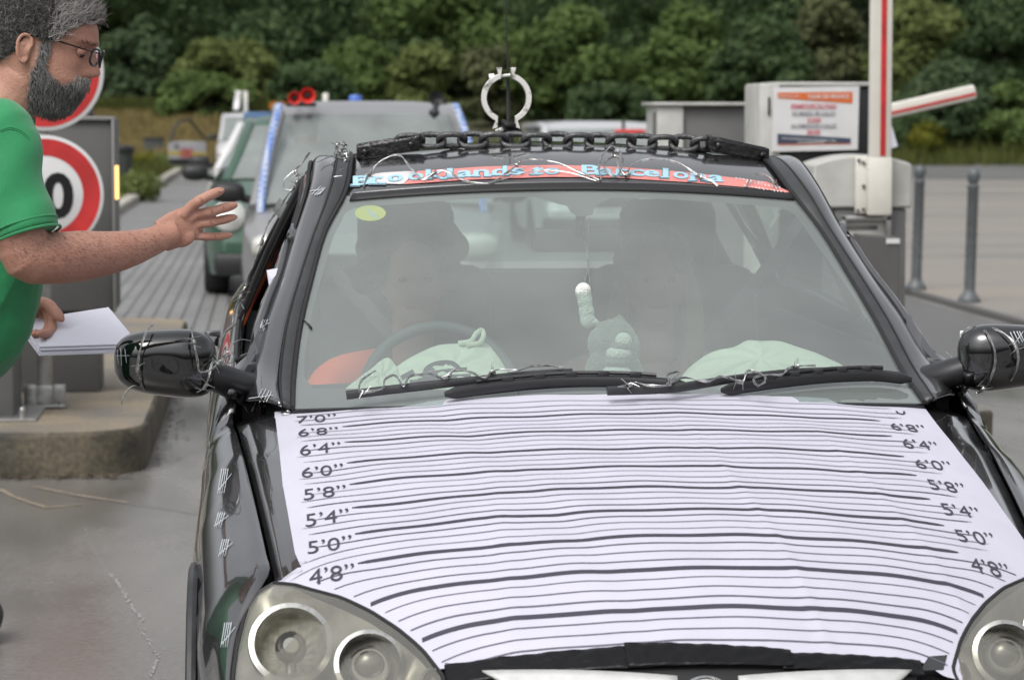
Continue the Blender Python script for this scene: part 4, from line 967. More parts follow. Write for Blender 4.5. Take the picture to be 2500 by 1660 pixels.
# block paving of the lane
m = bpy.data.materials.new('block_paving'); m.use_nodes = True; n = m.node_tree.nodes; l = m.node_tree.links
t = n.new('ShaderNodeTexCoord'); mp = n.new('ShaderNodeMapping'); mp.inputs['Rotation'].default_value = (0, 0, R(90)); br = n.new('ShaderNodeTexBrick')
br.inputs['Scale'].default_value = 1; br.inputs['Brick Width'].default_value = .30; br.inputs['Row Height'].default_value = .115; br.inputs['Mortar Size'].default_value = .014; br.inputs['Mortar Smooth'].default_value = .4
br.inputs['Color1'].default_value = (.23, .225, .22, 1); br.inputs['Color2'].default_value = (.185, .18, .176, 1); br.inputs['Mortar'].default_value = (.06, .06, .06, 1)
nz = n.new('ShaderNodeTexNoise'); nz.inputs['Scale'].default_value = .5; nz.inputs['Detail'].default_value = 6
mr_ = n.new('ShaderNodeMapRange'); mr_.inputs[3].default_value = .7; mr_.inputs[4].default_value = 1.3; vm = n.new('ShaderNodeVectorMath'); vm.operation = 'SCALE'
l.new(t.outputs['Object'], mp.inputs[0]); l.new(mp.outputs[0], br.inputs['Vector']); l.new(t.outputs['Object'], nz.inputs['Vector']); l.new(nz.outputs['Fac'], mr_.inputs[0]); l.new(br.outputs['Color'], vm.inputs[0]); l.new(mr_.outputs[0], vm.inputs['Scale']); l.new(vm.outputs[0], n['Principled BSDF'].inputs['Base Color']); n['Principled BSDF'].inputs['Roughness'].default_value = .42
M['pavers'] = m
sheet('lane', [(-2.4, 20.3), (1.9, 20.3), (1.9, 96), (-2.4, 96)], .004, M['pavers'])
sheet('road', [(1.9, 17.5), (5.62, 17.5), (5.62, 96), (1.9, 96)], .004, M['asphalt'])
sheet('far_road', [(5.62, 70), (60, 64), (60, 88), (5.62, 96)], .06, M['asphalt'])
b = MB(); b.box((25.6, 32, .025), (39.7, 82, .05)); tag(b.build('plaza', M['plaza'], None, smooth=False), kind='structure')
b = MB(); b.box((5.72, 32, .027), (.06, 82, .056), bev=.01); tag(b.build('kerb', M['asphalt'], None), kind='structure')
b = MB(); b.box((-2.5, 60, .07), (.22, 42, .14), bev=.02); tag(b.build('kerb', mat('pale_kerb', (.36, .34, .29), .8, var=.2, vscale=1.5), None), kind='structure')
sheet('path', [(-4.6, 38), (-2.62, 38), (-2.62, 58), (-4.6, 58)], .006, M['kerbtop'])
def island(x0, x1, y0, y1, r, name, h=.2):
    o = []
    for cx_, cy_, a0 in ((x1 - r, y0 + r, -90), (x1 - r, y1 - r, 0), (x0 + r, y1 - r, 90), (x0 + r, y0 + r, 180)):
        for a in np.linspace(a0, a0 + 90, 10): o.append((cx_ + r * math.cos(R(a)), cy_ + r * math.sin(R(a))))
    n_ = len(o); c = np.mean(o, 0); rings = [(1.0, 0), (1.0, h - .025), (.996, h - .008), (.988, h)]
    def jit(x, y, z): return .010 * math.sin(5 * x + 3 * z * 20) * math.sin(7 * y)
    dense = resample(o + [o[0]], 260)[:-1]; n_ = len(dense); P = []; f = []
    for k, (s_, z) in enumerate(rings):
        for x, y in dense:
            j = random.uniform(-.006, .006) if 0 < k < 3 else 0
            P.append((c[0] + (x - c[0]) * s_ + j, c[1] + (y - c[1]) * (s_ if k < 2 else 1 - (1 - s_) * .4) + j, z + (j * .8 if k else 0)))
    for k in range(3):
        for i in range(n_): f.append((k * n_ + i, k * n_ + (i + 1) % n_, (k + 1) * n_ + (i + 1) % n_, (k + 1) * n_ + i))
    b = MB(); b.add(P, f); o_ = tag(b.build(name, M['kerb'], None), kind='structure')
    b = MB(); b.add(P[3 * n_:], [tuple(range(n_))]); b.build('kerb_top', M['kerbtop'], o_, smooth=False)
    return o_
island(-3.6, -.56, 12.75, 20.0, .35, 'kerb_island')
island(2.1, 3.43, 13.3, 21, .06, 'kerb_island')
# dirt and leaf litter at the kerb foot, crack, joint
b = MB(); rng = random.Random(3)
for i in range(260):
    if i < 130: x, y = -.54 + abs(rng.gauss(0, .05)), rng.uniform(13.2, 18.5)
    else: x, y = rng.uniform(-1.4, -.6), 12.73 - abs(rng.gauss(0, .025))
    s_ = rng.uniform(.008, .028); a = rng.uniform(0, 6); b.add([(x + s_ * math.cos(a + k * 2.1), y + s_ * math.sin(a + k * 2.1), .006 + rng.uniform(0, .014)) for k in range(3)], [(0, 1, 2)])
tag(b.build('leaf_litter', mat('litter', (.08, .06, .04), .9), None, smooth=False), 'dark damp leaf litter gathered at the foot of the kerb', kind='stuff')
def ground_line(px, wd, m, name, seed, z=.003, gaps=.25, jag=.006):
    rng = random.Random(seed); pts = resample([G(x, y)[:2] for x, y in px], 90); b = MB()
    for i in range(len(pts) - 1):
        if rng.random() < gaps: continue
        p, q = pts[i], pts[i + 1]; d = q - p; nrm = np.array([-d[1], d[0]]) / (np.linalg.norm(d) + 1e-9)
        w1 = wd * rng.uniform(.3, 1.6); j = rng.uniform(-jag, jag)
        b.add([(*(p + nrm * (j - w1)), z), (*(p + nrm * (j + w1)), z), (*(q + nrm * (j + w1 * .6)), z), (*(q + nrm * (j - w1 * .6)), z)], [(0, 1, 2, 3)])
    return tag(b.build(name, m, None, smooth=False), kind='structure')
M['crack'] = mat('crack_fill', (.37, .37, .36), .8)
ground_line([(210, 1290), (228, 1340), (265, 1395)], .002, M['crack'], 'ground_crack', 1, gaps=.6)
ground_line([(270, 1402), (300, 1440), (318, 1475), (345, 1510)], .0042, M['crack'], 'ground_crack', 2, gaps=.05)
ground_line([(345, 1512), (350, 1545), (372, 1578), (385, 1610), (370, 1645), (380, 1660)], .0032, M['crack'], 'ground_crack', 5, gaps=.3)
ground_line([(0, 1195), (30, 1212), (75, 1228), (115, 1240), (200, 1232)], .012, mat('joint_sand', (.26, .21, .15), .9), 'ground_joint', 3, gaps=.0, jag=.002)
ground_line([(80, 1188), (180, 1208), (310, 1228)], .012, mat('joint_sand2', (.25, .21, .16), .9), 'ground_joint', 4, gaps=.0, jag=.002)
ground_line([(310, 1229), (400, 1242), (480, 1256)], .004, mat('joint_dark', (.17, .16, .15), .9), 'ground_joint', 6, gaps=.05, jag=.001)

# ================================================================== left island: sign, cabinets
M['grey'] = mat('grey_steel_paint', (.115, .115, .113), .5, var=.06, vscale=6)
M['grey2'] = mat('dark_grey_paint', (.085, .084, .08), .5, var=.06, vscale=6)
M['pale'] = mat('pale_grey_paint', (.42, .42, .395), .45, var=.10, vscale=7)
M['cream'] = mat('cream_barrier_paint', (.62, .60, .54), .45, var=.04, vscale=8)
M['black'] = mat('black_gloss', (.008, .008, .009), .25)
M['alu'] = mat('aluminium', (.40, .40, .39), .38, .85, var=.12, vscale=18)
yS = 13.86
def sg_pt(px, py, Y=yS): return W(px, py, Y)
pc = sg_pt(110, 980); sp = thing('traffic_sign', (pc[0], yS, .2), 'aluminium post with a no entry disc above a red ringed speed limit disc', 'traffic sign')
b = MB(); b.box((pc[0], yS, 1.16), (.070, .045, 1.92), bev=.006); b.build('post', M['alu'], sp)
b = MB()
b.box((pc[0], yS, .212), (.20, .14, .012), bev=.003)
for s in (-1, 1): b.box((pc[0] + s * .068, yS - .01, .265), (.062, .05, .098), bev=.005)
b.box((pc[0], yS - .028, .265), (.12, .008, .09), bev=.003)
for s in (-1, 1):
    for z in (.285, .245): b.cyl((pc[0] + s * .072, yS - .035, z), (pc[0] + s * .072, yS - .047, z), .010, n=8)
    b.cyl((pc[0] + s * .075, yS - .04, .206), (pc[0] + s * .075, yS - .04, .232), .012, n=8)
b.build('base_bracket', M['alu'], sp)
Rs = 142 / 7000 * (yS - .05)
def disc(c, r0, r1, y, m, name, par, n=64):
    b = MB(); P = []; f = []
    for r_ in ([r0, r1] if r0 else [r1]):
        for k in range(n): P.append((c[0] + r_ * math.cos(2 * math.pi * k / n), y, c[2] + r_ * math.sin(2 * math.pi * k / n)))
    if r0: f = [(k, (k + 1) % n, n + (k + 1) % n, n + k) for k in range(n)]
    else: f = [tuple(range(n))]
    b.add(P, f); return b.build(name, m, par, smooth=False)
M['signwhite'] = mat('sign_white', (.60, .60, .60), .45, var=.05, vscale=6); M['signred'] = mat('sign_red', (.46, .025, .025), .42, var=.18, vscale=7)
for (px, py, kind) in ((108, 176, 'no'), (108, 475, 'sp')):
    c = sg_pt(px, py, yS - .06); b = MB(); b.lathe([(Rs - .012, -.012), (Rs, -.008), (Rs, .004), (Rs - .004, .006), (.001, .006)], (c[0], yS - .05, c[2]), (0, -1, 0), 64); pl_ = b.build('disc', M['signwhite'], sp)
    y = yS - .05 - .0075
    if kind == 'no':
        disc(c, 0, Rs * .93, y, M['signred'], 'red_face', pl_)
        b = MB(); b.box((c[0], y - .002, c[2]), (Rs * 1.5, .002, Rs * .34)); b.build('white_bar', M['signwhite'], pl_, smooth=False)
    else:
        disc(c, Rs * .655, Rs * .945, y, M['signred'], 'red_ring', pl_)
        b = MB(); flat_text(b, '3', (c[0] - .095, y - .002, c[2]), (1, 0, 0), (0, 0, 1), .205, .03, .13); flat_text(b, '0', (c[0] + .065, y - .002, c[2]), (1, 0, 0), (0, 0, 1), .205, .035, .145)
        b.build('numerals', M['black'], pl_, smooth=False)
xr = W(277, 300, 14.5)[0]; cab = thing('ticket_machine', (xr - .3, 14.7, .2), 'dark grey ticket machine with a glowing amber lamp behind the speed limit sign', 'ticket machine')
b = MB(); b.box((xr - .36, 14.78, 1.10), (.72, .5, .97), bev=.012); b.build('head', M['grey'], cab)
b = MB(); b.box((xr - .40, 14.82, .41), (.62, .4, .42), bev=.01); b.build('pedestal', M['grey2'], cab)
b = MB(); b.box((xr - .004, 14.52, 1.10), (.014, .03, .975), bev=.004); b.box((xr - .36, 14.52, 1.585), (.73, .03, .02), bev=.004); b.build('edge_trim', mat('light_edge', (.24, .24, .23), .5), cab)
b = MB(); z = 1.6 - 163 / 7000 * 14.5; b.box((xr + .008, 14.60, z), (.016, .07, .17), bev=.006); b.build('amber_lamp', mat('amber_glow', (.9, .6, .25), .4, emit=(1, .55, .16), estr=2.6), cab)
xb = W(33, 1020, 13.3)[0]; bx = thing('barrier_cabinet', (xb - .22, 13.5, .2), 'tall grey steel barrier cabinet bolted down behind the man in green', 'barrier cabinet')
b = MB(); b.box((xb - .24, 13.55, .72), (.48, .44, 1.04), bev=.012); b.build('body', M['grey'], bx)
b = MB(); b.box((xb - .22, 13.53, .207), (.66, .62, .014), bev=.004); b.cyl((xb + .045, 13.26, .21), (xb + .045, 13.26, .245), .016, n=10); b.ell((xb + .045, 13.26, .25), (.014, .014, .016)); b.build('base_plate', M['alu'], bx)
b = MB(); g_ = G(0, 1570); b.lathe([(.03, -.09), (.058, -.088), (.066, -.07), (.068, 0), (.066, .07), (.058, .088), (.03, .09)], (g_[0] - .065, g_[1] + .05, .068), (0, 1, 0), 32)
wv = thing('trolley_wheel', (g_[0] - .05, g_[1] + .05, 0), 'small black rubber trolley wheel on the concrete below the man in green', 'wheel'); b.build('tyre', M['rubber'], wv)
b = MB(); b.lathe([(.03, -.06), (.034, -.05), (.034, .05), (.03, .06)], (g_[0] - .065, g_[1] + .05, .068), (0, 1, 0), 20); b.build('hub', M['alu'], wv)

# ================================================================== right island: barrier, machines, bollards
Yb = 14.3; X = lambda px, Y: (W(px, 830, Y)[0]); Z = lambda py, Y, px=2100: W(px, py, Y)[2]
ba = thing('parking_barrier', (X(2100, Yb), Yb, .2), 'cream parking barrier with its arm raised upright and a red stripe', 'barrier')
b = MB(); x0, x1 = X(1981, Yb), X(2221, Yb); arcp = [(x0, Z(508, Yb))] + [(x0 + (x1 - x0) * k, Z(402 - 24 * math.sin(math.pi * k) ** .8, Yb)) for k in np.linspace(0, 1, 24)] + [(x1, Z(508, Yb))]
b.slab([(x, Yb - .02, z) for x, z in arcp], (0, .36, 0)); b.build('hood', M['pale'], ba, angle=30, bev=.012)
b = MB(); b.box(((X(2035, Yb) + X(2209, Yb)) / 2, Yb + .16, (.2 + Z(508, Yb)) / 2), (X(2209, Yb) - X(2035, Yb), .32, Z(508, Yb) - .2 - .004), bev=.008); b.build('cabinet', M['grey'], ba)
ya = Yb - .10; xa0, xa1 = X(2116, ya), X(2170, ya); b = MB(); b.box(((xa0 + xa1) / 2, ya, 2.55), (xa1 - xa0, .045, 2.84), bev=.012); arm_ = b.build('arm', M['cream'], ba)
b = MB(); zt = Z(381, ya); b.box((X(2147, ya) + .003, ya - .0245, (zt + 3.95) / 2), (.028, .003, 3.95 - zt)); b.build('red_stripe', M['signred'], arm_, smooth=False)
b = MB(); b.box(((X(2089, ya) + X(2171, ya)) / 2, ya + .05, (Z(383, ya) + Z(523, ya)) / 2), (X(2171, ya) - X(2089, ya), .03, Z(383, ya) - Z(523, ya)), bev=.008)
b.box(((xa0 + xa1) / 2, ya + .004, (Z(383, ya) + Z(527, ya)) / 2), (xa1 - xa0 + .012, .06, Z(383, ya) - Z(527, ya)), bev=.014); b.build('clamp', M['cream'], ba)
b = MB()
for px, py in ((2097, 392), (2108, 398), (2167, 392), (2094, 515), (2108, 512), (2164, 515), (2108, 455)): p = W(px, py, ya + .03); b.cyl(tuple(p), tuple(p - np.array([0, .006, 0])), .009, n=10)
b.build('screw', M['grey2'], ba)
b = MB(); xs0, xs1 = X(2056, ya), X(2180, ya); z0, z1 = Z(582, ya), Z(528, ya)
for c, d in ((((xs0 + xs1) / 2, z1 - .014), (xs1 - xs0, .028)), ((xs1 - .015, (z0 + z1) / 2), (.03, z1 - z0)), ((xs0 + .015, (z0 + z1) / 2), (.03, z1 - z0))): b.box((c[0], ya + .08, c[1]), (d[0], .05, d[1]), bev=.006)
fr_ = b.build('slot_frame', M['alu'], ba)
b = MB(); b.box(((xs0 + xs1) / 2, ya + .092, (z0 + z1) / 2), (xs1 - xs0, .03, z1 - z0 - .01)); b.build('slot_panel', M['pale'], fr_, smooth=False)
b = MB(); b.box(((xs0 + xs1) / 2 - .02, ya + .075, (z0 + z1) / 2 - .005), (.16, .006, .022)); b.build('slot', M['grey2'], fr_, smooth=False)
Yc = 13.75; bp_ = thing('card_reader', (X(2150, Yc), Yc, .2), 'dark grey card reader post with a pale label in front of the barrier', 'card reader')
b = MB(); xc0, xc1 = X(2100, Yc), X(2195, Yc); b.slab([(xc0, Yc, .2), (xc1, Yc, .2), (xc1, Yc, Z(580, Yc)), (xc0, Yc, Z(573, Yc))], (0, .2, 0)); b.build('post', M['grey2'], bp_, smooth=False, bev=.006)
b = MB(); b.box((X(2177, Yc), Yc - .004, Z(589, Yc)), (.066, .006, .024)); b.build('label', M['signwhite'], bp_, smooth=False)
Yk = 15.5; kb = thing('pay_machine', (X(1990, Yk), Yk + .25, .2), 'pay machine with a black front and pale cheek carrying a framed notice', 'ticket machine')
xk0, xk1, xk2 = X(1848, Yk), X(1890, Yk), X(2122, Yk); zt = Z(204, Yk)
b = MB(); b.slab([(xk0, Yk + .05, .5), (xk1, Yk - .02, .5), (xk1, Yk - .02, zt), (xk0 + .02, Yk + .03, zt - .01), (xk0, Yk + .05, zt - .05)], (0, .45, 0)) if False else b.box(((xk0 + xk1) / 2 + .01, Yk + .22, (.5 + zt) / 2), (xk1 - xk0 + .02, .5, zt - .5), bev=.018); b.build('cheek', M['pale'], kb)
b = MB(); b.box(((xk1 + xk2) / 2 + .012, Yk + .24, (.5 + zt) / 2 - .012), (xk2 - xk1 - .004, .45, zt - .5 - .03), bev=.006); b.build('front', M['black'], kb)
b = MB(); b.box(((xk1 + xk2) / 2 + .01, Yk + .23, zt - .004), (xk2 - xk1 + .02, .49, .022), bev=.004); b.build('top_cover', M['pale'], kb)
b = MB(); b.box(((xk0 + xk2) / 2, Yk + .26, .35), (.4, .3, .3)); b.build('pedestal', M['grey2'], kb)
b = MB(); b.box((X(1871, Yk), Yk - .035, Z(260, Yk)), (.012, .012, .10), bev=.004); b.build('hinge_slot', M['black'], kb)
# notice
yp = Yk - .045; po = thing('notice', W(1990, 290, yp), 'white notice with an orange heading and navy foot on the pay machine', 'notice')
def quad(px, y, m, name, par, thick=0):
    b = MB(); P = [W(a, c, y) for a, c in px]
    (b.slab(P, (0, thick, 0)) if thick else b.add(P, [tuple(range(len(P)))])); return b.build(name, m, par, smooth=False)
quad([(1885, 371), (2094, 366), (2098, 211), (1889, 214)], yp, M['signwhite'], 'board', po, .02)
quad([(1898, 240), (1898, 227), (2081, 225), (2081, 253)], yp - .003, mat('notice_orange', (.60, .13, .025), .5), 'heading_band', po)
quad([(1898, 352), (1898, 327), (2077, 338), (2077, 350)], yp - .003, mat('notice_navy', (.035, .05, .085), .5), 'foot_band', po)
quad([(1898, 355), (1898, 352.5), (2077, 350.5), (2077, 352.5)], yp - .003, mat('notice_line', (.55, .12, .03), .5), 'foot_line', po)
s_ = yp / 7000
M['nred'] = mat('notice_red', (.55, .10, .14), .6); M['ngrey'] = mat('notice_grey', (.20, .20, .23), .6)
for tx_, cx_, cy_, h, wd, mm, sl in (('TOUR DE FRANCE', 2022, 236, 10, 104, M['signwhite'], -.01), ('INDIGO INFORMATION', 1926, 235, 4, 54, M['signwhite'], 0), ('FERMETURE DU PARC', 1987, 259, 9.5, 114, M['nred'], 0), ('DU MARDI 1ER JUILLET', 1987, 277, 8.5, 108, M['ngrey'], 0), ('21H00', 1987, 293, 9, 34, M['nred'], 0), ('AU DIMANCHE 6 JUILLET', 1987, 307, 8.5, 114, M['ngrey'], 0), ('20H00', 1986, 322, 9, 34, M['nred'], 0), ('NOUS VOUS PRIONS DE NOUS EXCUSER POUR LA GENE', 1975, 341, 4, 135, M['signwhite'], .05), ('OCCASIONNEE', 1980, 348, 4, 66, M['signwhite'], 0)):
    if 'INDIGO' in tx_: tx_ = 'INFORMATION CLIENTS'
    b = MB(); flat_text(b, tx_, W(cx_, cy_, yp - .006), (1, 0, -sl), (0, 0, 1), h * s_, .02, wd * s_); b.build('wording', mm, po, smooth=False)
    if h > 8 and mm is not M['signwhite']: quad([(cx_ - wd / 2, cy_ + h * .5 + 2.2), (cx_ + wd / 2, cy_ + h * .5 + 2.2), (cx_ + wd / 2, cy_ + h * .5 + 1), (cx_ - wd / 2, cy_ + h * .5 + 1)], yp - .005, mm, 'underline', po)
lf = thing('leaflet', W(2176, 320, 14.9), 'white leaflet hanging crooked beside the upright barrier arm', 'leaflet')
quad([(2150, 260), (2168, 276), (2192, 358), (2158, 368)], 14.9, M['paper'], 'sheet', lf, .003); quad([(2162, 354), (2162, 344), (2175, 342), (2175, 352)], 14.895, M['ngrey'], 'print', lf)
Y2 = 16.6; b2 = thing('parking_barrier', (X(2105, Y2), Y2, .2), 'parking barrier with a tilted red striped arm behind the upright arm', 'barrier')
A = W(2085, 292, Y2); B = W(2382, 224, Y2); d = B - A; L2 = np.linalg.norm(d); ang = math.atan2(d[2], d[0]); c = (A + B) / 2
b = MB(); b.box(tuple(c), (L2, .05, .088), Matrix.Rotation(-ang, 3, 'Y'), bev=.02); a2 = b.build('arm', M['cream'], b2)
nrm = np.array([-math.sin(ang), 0, math.cos(ang)]); b = MB(); b.box(tuple(c + np.array([0, -.027, 0]) - nrm * .012), (L2 - .02, .004, .016), Matrix.Rotation(-ang, 3, 'Y')); b.build('red_stripe', M['signred'], a2, smooth=False)
b = MB(); b.box((A[0] - .02, Y2 + .12, .72), (.34, .3, 1.04), bev=.02); b.build('cabinet', M['grey'], b2); b = MB(); b.box((A[0], Y2 + .05, 1.45), (.12, .12, .5), bev=.01); b.build('pivot', M['grey2'], b2)
Yk = 17.6; ka = thing('entry_machine', (X(1700, Yk), Yk + .3, .2), 'low boxy entry machine with a pale front and mid grey side behind the chain', 'ticket machine')
x0, x1, x2 = X(1592, Yk), X(1661, Yk), X(1815, Yk); zt = Z(259, Yk)
b = MB(); b.box(((x0 + x1) / 2 + .012, Yk + .2, (.3 + zt) / 2), (x1 - x0 - .012, .5, zt - .3), bev=.006); b.build('front', M['pale'], ka)
b = MB(); b.box(((x1 + x2) / 2 + .006, Yk + .21, (.3 + zt) / 2), (x2 - x1 - .008, .46, zt - .3), bev=.006); b.build('side_panel', M['grey'], ka)
b = MB(); b.box(((x0 + x2) / 2, Yk + .2, zt + .011), (x2 - x0 + .02, .56, .02), bev=.006); b.build('top_cover', M['pale'], ka)
b = MB(); b.box((x0 + .012, Yk - .0, zt - .17), (.02, .05, .26), bev=.004); b.build('handle', M['grey2'], ka)
b = MB(); b.box(((x0 + x2) / 2, Yk + .2, .25), (.4, .3, .1)); b.build('pedestal', M['grey2'], ka)
def bollard(px, py, Yh, label):
    p = G(px, py, .05); h = 1.6 - (Yh - 282) / 7000 * p[1] - .05
    t = thing('bollard', p, label, 'bollard', 'grey round topped bollards along the kerb')
    b = MB(); b.lathe([(.092, 0), (.095, .02), (.086, .04), (.057, .075), (.052, .09), (.049, .10)], p, n=24); b.build('foot', M['boll'], t)
    b = MB(); b.lathe([(.046, .10), (.045, h - .17), (.049, h - .165), (.049, h - .14), (.034, h - .125)], p, n=24); b.build('post', M['boll'], t)
    b = MB(); b.lathe([(.034, h - .125), (.046, h - .10), (.056, h - .06), (.055, h - .035), (.038, h - .008), (.003, h)], p, n=24); b.build('cap', M['boll'], t)
    t.rotation_euler = (0, R(1.4), 0)
M['boll'] = mat('bollard_paint', (.095, .105, .11), .45, var=.12, vscale=14)
bollard(2236, 707, 405, 'grey round topped bollard nearer the barrier cabinet'); bollard(2366, 738, 414, 'grey round topped bollard farther from the barrier cabinet on the kerb')

# ================================================================== vehicles queueing behind
M['vglass'] = glassmat('far_glass', (.25, .28, .27), 1.6, film=.36, filmcol=(.46, .51, .49), floor=.14)  # pale diffuse film puts the sky reflection into the glass colour
M['vblack'] = mat('vehicle_black', (.015, .015, .016), .45); M['lampw'] = mat('lamp_white', (.62, .62, .58), .2, .3, coat=.6); M['tyre'] = mat('tyre', (.018, .018, .018), .8)
def vehicle(name, label, X0, Y0, w, L, h, paint, hood=.95, hoodh=.98, belt=1.0, wl=.75, top=.80, wb=.86, lampr=None, group=None, bh=.72, round_lamp=False):
    t = thing(name, (X0, Y0 + L / 2, 0), label, 'car', group); hw = w / 2
    prof = [(0, bh - .25), (.02, bh), (.10, bh + .05), (hood * .5, (bh + .05 + hoodh) / 2 + .02), (hood, hoodh), (hood + .3, belt), (L - .5, belt + .03), (L - .1, belt), (L, belt - .2)]
    wid = lambda y: hw * float(np.interp(y, [0, .12, .4, L - .4, L], [.78, .90, 1, 1, .9])); zt = catmull([p[0] for p in prof], [p[1] for p in prof])
    def fn(y, k):
        q = [(0, zt(y) + .015), (.6, zt(y)), (.90, zt(y) - .035), (.985, zt(y) - .13), (1.0, zt(y) * .55 + .1), (.98, .38), (.95, .2)]
        i = k * 6; a = min(int(i), 5); r_ = i - a; x = q[a][0] * (1 - r_) + q[a + 1][0] * r_; z = q[a][1] * (1 - r_) + q[a + 1][1] * r_
        return x * wid(y), z
    ys = list(np.linspace(0, L, 50)); b = MB(); ks = list(np.linspace(-1, 1, 49))
    b.grid(lambda y, k: np.array([X0 + math.copysign(fn(y, abs(k))[0], k), Y0 + y, fn(y, abs(k))[1]]), ys, ks)
    b.grid(lambda k, v: np.array([X0 + k * wid(0), Y0 - .02 * (1 - abs(k)), .2 + (bh - .25 - .2) * v]), list(np.linspace(-1, 1, 15)), [0, .5, 1])
    b.build('body', paint, t)
    b = MB(); b.box((X0, Y0 + .03, .30), (w * .9, .14, .2), bev=.05); b.build('bumper', M['vblack'], t)
    # cabin
    def cab(y0, z0, w0, y1, z1, w1, n=6): return lambda k, v: np.array([X0 + k * (w0 + (w1 - w0) * v), y0 + (y1 - y0) * v - .06 * (1 - k * k), z0 + (z1 - z0) * v + .012 * (1 - k * k)])
    tw = hw * top; wtop = hood + wl; hz = h - .10
    b = MB(); b.grid(cab(Y0 + hood, hoodh + .01, hw * wb, Y0 + wtop, hz, tw * .94), list(np.linspace(-1, 1, 17)), list(np.linspace(0, 1, 9))); b.build('windscreen', M['vglass'], t)
    b = MB()
    b.grid(lambda k, v: np.array([X0 + k * tw * (1 - .12 * max(0, v - .9) * 10), Y0 + wtop - .06 * (1 - k * k) * (1 - v) + (L - wtop - .25) * v, hz + (h - hz) * min(1, math.sin(min(1, v * 7) * math.pi / 2)) * (1 - .45 * abs(k) ** 4)]), list(np.linspace(-1, 1, 17)), list(np.linspace(0, 1, 30)))
    b.build('roof', paint, t)
    for s in (-1, 1):
        b = MB(); b.tube([(X0 + s * hw * (wb + .04), Y0 + hood - .02, hoodh - .02), (X0 + s * (hw * (wb * .5) + tw * .5), Y0 + hood + wl * .5, (hoodh + hz) / 2), (X0 + s * tw * .97, Y0 + wtop, hz + .01), (X0 + s * tw * .97, Y0 + wtop + .6, h - .05), (X0 + s * tw * .95, Y0 + L - .3, h - .07)], .05, 8, flat=(1, .8)); b.build('pillar', paint, t)
        b = MB(); b.add([(X0 + s * hw * .955, Y0 + hood + .12, belt - .01), (X0 + s * tw * 1.0, Y0 + wtop, h - .13), (X0 + s * tw * 1.0, Y0 + L - .45, h - .13), (X0 + s * hw * .955, Y0 + L - .25, belt - .01)], [(0, 1, 2, 3)]); b.build('side_window', M['vglass'], t, smooth=False)
        b = MB()
        if round_lamp: b.lathe([(lampr, -.02), (lampr, .02), (lampr * .8, .05), (lampr * .3, .07), (.002, .07)], (X0 + s * hw * .74, Y0 + .06, bh - .02), (0, -1, .35), 28)
        else: b.ell((X0 + s * hw * .72, Y0 + .09, bh - .02), (.19, .12, .09), e=.7, en=.7)
        b.build('headlight', M['lampw'], t)
        b = MB(); b.ell((X0 + s * (hw + .10), Y0 + hood + .32, belt + .06), (.12, .09, .075), e=.7, en=.8); b.tube([(X0 + s * hw * .92, Y0 + hood + .34, belt + .0), (X0 + s * (hw + .05), Y0 + hood + .33, belt + .04)], .03); b.build('door_mirror', M['vblack'], t)
        for wy in (.75, L - .75):
            b = MB(); b.lathe([(.15, -.11), (.28, -.11), (.31, -.07), (.31, .07), (.28, .11), (.15, .11)], (X0 + s * (hw - .10), Y0 + wy, .31), (1, 0, 0), 28); wh = b.build('wheel', M['tyre'], t)
            b = MB(); b.lathe([(.19, -.05), (.19, .1), (.06, .07)], (X0 + s * (hw - .10), Y0 + wy, .31), (s, 0, 0), 20); b.build('rim', M['silver'], wh)
    b = MB(); b.grid(lambda k, v: np.array([X0 + k * (hw * .86 + (tw * .9 - hw * .86) * v), Y0 + L - .02 - .25 * v, belt - .02 + (h - .06 - belt + .02) * v]), list(np.linspace(-1, 1, 9)), list(np.linspace(0, 1, 5))); b.build('rear_window', M['vglass'], t)
    b = MB(); b.box((X0, Y0 + .005, bh - .14), (w * .42, .03, .14), bev=.02); b.build('grille', M['vblack'], t)
    b = MB(); b.grid(lambda k, v: np.array([X0 + k * hw * .9, Y0 + L, .25 + (belt - .45) * v]), [-1, 0, 1], [0, 1]); b.box((X0, Y0 + L / 2, .5), (w * .9, L * .8, .3)); b.build('underbody', M['vblack'], t)
    return t
vg = mat('grey_van_paint', (.30, .30, .305), .35, .4, coat=.5); VX = W(897, 270, 20.8)[0]
van = vehicle('grey_van', 'grey van with red air horns on its roof and blue check tape on its pillars', VX, 19.3, 1.80, 4.2, 1.705, vg, hood=.62, hoodh=.98, belt=1.0, wl=.95, top=.735, bh=.74)
M['check'] = bpy.data.materials.new('blue_check_tape'); M['check'].use_nodes = True
n = M['check'].node_tree.nodes; l = M['check'].node_tree.links; ck = n.new('ShaderNodeTexChecker'); t = n.new('ShaderNodeTexCoord'); ck.inputs['Scale'].default_value = 24; ck.inputs[1].default_value = (.40, .44, .52, 1); ck.inputs[2].default_value = (.10, .19, .48, 1); l.new(t.outputs['Object'], ck.inputs[0]); l.new(ck.outputs[0], n['Principled BSDF'].inputs['Base Color'])
for s in (-1, 1):
    b = MB(); pts = [(693, 255), (678, 310), (663, 380), (652, 450), (646, 520)]; P = []
    for i, (x, y) in enumerate(pts):
        p = W(x, y, 20.75 - .22 * i); p[0] = VX + s * (VX - p[0]); P.append(p + np.array([s * .03, -.06, 0]))
    b.tube(smoothpath(P, 20), .027, 6, flat=(1, .5)); b.build('check_tape', M['check'], van)
hr_ = mat('horn_red', (.62, .03, .02), .35, coat=.5)
